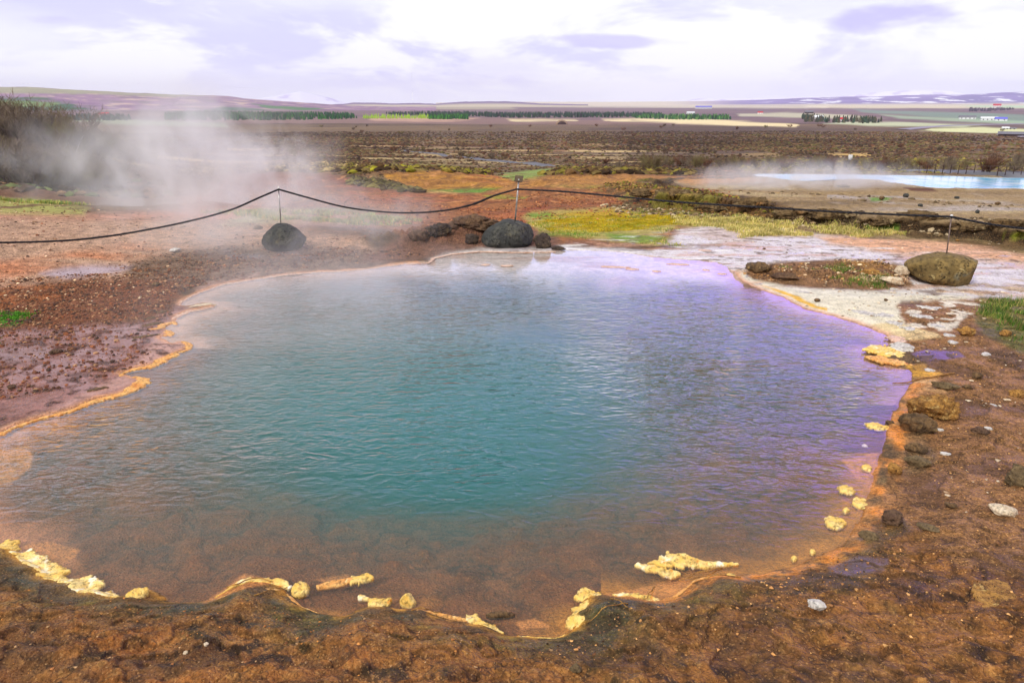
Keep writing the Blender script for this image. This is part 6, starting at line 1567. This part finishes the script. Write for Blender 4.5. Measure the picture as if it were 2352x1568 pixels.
M_road = Mat('pale_road', .85, .2); M_road.l(M_road.mix(M_road.ramp(M_road.noise(.2, 5), .3, .7), L4((156,148,164)), L4((130,122,140))), M_road.b.inputs['Base Color']); M_road = M_road.m
strip('path', [(900,345),(938,349),(1013,355),(1075,363),(1130,369),(1176,374),(1238,379),(1293,383)], 2.6, M_path, .1)
strip('path', [(588,318),(660,321),(733,327)], 3, M_path, .15)
strip('road', [(2100,392),(2185,395.5),(2270,399),(2352,402.5),(2450,406)], 3.2, M_path, .06)
strip('road', [(2071,298),(2120,293),(2174,289),(2260,286.5),(2352,284.5)], 12, M_road, .4)
strip('road', [(2300,310),(2352,314),(2450,319)], 6, M_road, .3)
# wire fence along the near road
x0, y0, z0 = on_ground(2110, 397)
fo = empty('wire_fence', (x0, y0, z0), 'low wire fence with thin posts between the blue pool and the road', 'fence')
tops = []
for i in range(16):
    X = 2110+i*18; x, y, z_ = on_ground(X, 396.5+i*.62); b_ = Vector((x-x0, y-y0, z_-z0))
    add('post', tube_mesh('post', [b_-Vector((0, 0, .1)), b_+Vector((0, 0, .2)), b_+Vector((0, 0, .30))], .012, 6, M_wood), fo); tops.append(b_)
for hh2 in (.15, .28): add('wire', tube_mesh('wire', [t_+Vector((0, 0, hh2)) for t_ in tops], .004, 4, M_rust), fo)
for (X, Y, h_, lab) in ((862,343,1.1,'short dark wooden marker post on the heath crest'),(938,352,.8,'small dark marker post beside the grey path')):
    x, y, z_ = on_ground(X, Y); o = empty('marker_post', (x, y, z_), lab, 'post')
    add('shaft', boxm('shaft', -.12, .12, -.12, .12, -.1, h_, M_wood), o); add('cap', boxm('cap', -.15, .15, -.15, .15, h_+.003, h_+.06, M_grey), o)
x, y, z_ = on_ground(1950, 378)
o = empty('sign_board', (x, y, z_), 'tiny white blue sign on the heath behind the steaming pool', 'sign')
add('shaft', tube_mesh('shaft', [(0, 0, -.1), (0, 0, .5), (0, 0, 1.0)], .04, 6, M_wood), o); add('board', boxm('board', -.2, .2, -.06, -.04, .45, .95, M_white), o)
x, y, z_ = on_ground(1290, 286)
me = boulder_dome = None
V, Fc = ico(3); V = V*np.array([7.0, 4.0, 5.0]); o = empty('turf_shelter', (x, y, z_), 'half round pale turf shelter at the far edge of the heath', 'shelter')
me = bpy.data.meshes.new('shell'); me.from_pydata([tuple(v) for v in V], [], Fc); me.materials.append(rock_mat('pale_turf', (170,140,120), (140,116,96), None, .9, 1)); me.update(); add('shell', me, o)
V2 = V*np.array([.72, .3, .72]); V2[:, 1] -= 3.1
me = bpy.data.meshes.new('doorway'); me.from_pydata([tuple(v) for v in V2], [], Fc); me.materials.append(M_wood); me.update(); add('doorway', me, o)
# ------------------------------------------------------------------ haze and steam
def volume_mat(name, dens, color, emis=0):
    m = bpy.data.materials.new(name); m.use_nodes = True; t = m.node_tree; t.nodes.clear()
    o = t.nodes.new('ShaderNodeOutputMaterial'); p = t.nodes.new('ShaderNodeVolumePrincipled')
    p.inputs['Density'].default_value = dens; p.inputs['Color'].default_value = color; p.inputs['Anisotropy'].default_value = .2
    t.links.new(p.outputs[0], o.inputs['Volume']); return m, t, p
hm, ht, hp = volume_mat('haze_air', 6.5e-5, (0.87, 0.86, 1.0, 1))
bm = bmesh.new(); bmesh.ops.create_cube(bm, size=1)
bmesh.ops.scale(bm, vec=(25600, 25600, 420), verts=bm.verts); bmesh.ops.translate(bm, vec=(0, 0, 210-100), verts=bm.verts)
hme = bpy.data.meshes.new('haze'); bm.to_mesh(hme); bm.free(); hme.materials.append(hm)
add('haze', hme, kind='stuff')
def steam(loc, size, dens, label, nscale=1.0, thr=(.42,.66), lean=0.0, col=(.99,.98,1.0,1), seed=0, zfall=1.0, rz=0, aniso=.25):
    m, t, p = volume_mat('steam', 1.0, col); p.inputs['Anisotropy'].default_value = aniso
    N_ = t.nodes.new; Lk = t.links.new
    tc_ = N_('ShaderNodeTexCoord')
    def mth(op, a, b=None, clamp=False):
        n_ = N_('ShaderNodeMath'); n_.operation = op; n_.use_clamp = clamp
        for i, v in enumerate((a, b)):
            if v is None: continue
            if isinstance(v, (int, float)): n_.inputs[i].default_value = v
            else: Lk(v, n_.inputs[i])
        return n_.outputs[0]
    sp = N_('ShaderNodeSeparateXYZ'); Lk(tc_.outputs['Object'], sp.inputs[0])      # object space: -1..1 box
    zs = mth('MULTIPLY', mth('ADD', sp.outputs[2], 1.0), .5)
    xs_ = mth('SUBTRACT', sp.outputs[0], mth('MULTIPLY', zs, lean))
    wdt = mth('ADD', .62, mth('MULTIPLY', zs, .25))
    zc = mth('ABSOLUTE', mth('MULTIPLY', mth('ADD', sp.outputs[2], .25), mth('ADD', 1.05, mth('MULTIPLY', sp.outputs[2], -.25))))
    rad = mth('ADD', mth('ADD', mth('POWER', mth('ABSOLUTE', mth('DIVIDE', xs_, wdt)), 2.0), mth('POWER', mth('ABSOLUTE', sp.outputs[1]), 2.0)), mth('POWER', zc, 2.0))
    f = N_('ShaderNodeMapRange'); f.interpolation_type = 'SMOOTHSTEP'; f.inputs[1].default_value = 1.0; f.inputs[2].default_value = 0.0; Lk(rad, f.inputs[0])
    g = mth('ADD', 1.0, 0.0)
    mp_ = N_('ShaderNodeMapping'); mp_.inputs['Scale'].default_value = (size[0]*nscale, size[1]*nscale, size[2]*nscale*.8); mp_.inputs['Location'].default_value = (seed*3.1, seed, 0)
    Lk(tc_.outputs['Object'], mp_.inputs[0])
    nz_ = N_('ShaderNodeTexNoise'); nz_.inputs['Scale'].default_value = 1.0; nz_.inputs['Detail'].default_value = 5.0; nz_.inputs['Roughness'].default_value = .55; nz_.inputs['Distortion'].default_value = 1.1
    Lk(mp_.outputs[0], nz_.inputs['Vector'])
    r_ = N_('ShaderNodeMapRange'); r_.interpolation_type = 'SMOOTHSTEP'; r_.inputs[1].default_value = thr[0]; r_.inputs[2].default_value = thr[1]; r_.inputs[3].default_value = .04; Lk(nz_.outputs[0], r_.inputs[0])
    d_ = mth('MULTIPLY', mth('MULTIPLY', f.outputs[0], g), mth('MULTIPLY', r_.outputs[0], dens)); Lk(d_, p.inputs['Density'])
    V, Fc = ico(3); me = bpy.data.meshes.new('steam'); me.from_pydata([tuple(v*1.02) for v in V], [], Fc)
    me = boxm('steam', -1, 1, -1, 1, -1, 1, m)
    o = add('steam', me, loc=loc, label=label, kind='stuff'); o.scale = size; o.rotation_euler = (0, 0, rz); return o
cy.volume_step_rate = 1.5; cy.volume_max_steps = 256
steam((-5.9, 12.9, 1.0), (3.8, 2.4, 1.5), 1.7, 'main column of steam rising at the left behind the rope', .9, (.46,.64), .15, seed=1)
steam((-8.9, 14.5, 0.9), (3.2, 2.4, 1.2), .30, 'thin steam in front of the left thicket', 1.0, (.46,.66), .1, seed=4)
steam((-3.4, 9.3, .38), (3.8, 2.0, .65), .85, 'thin steam drifting over the far left shore', 1.0, (.42,.64), .1, seed=2)
steam((-1.6, 6.2, .24), (3.4, 2.1, .34), .35, 'faint steam lying on the left half of the water', .9, (.38,.64), .0, seed=3)
steam((7.6, 19.9, -.15), (5.6, 1.7, .62), 1.1, 'low steam blowing off the blue pool', 1.3, (.40,.60), .2, seed=6)
steam((-5.2, 10.8, .30), (3.2, 1.5, .45), .75, 'low steam creeping over the left flat towards the first boulder', 1.1, (.44,.64), .1, seed=8)
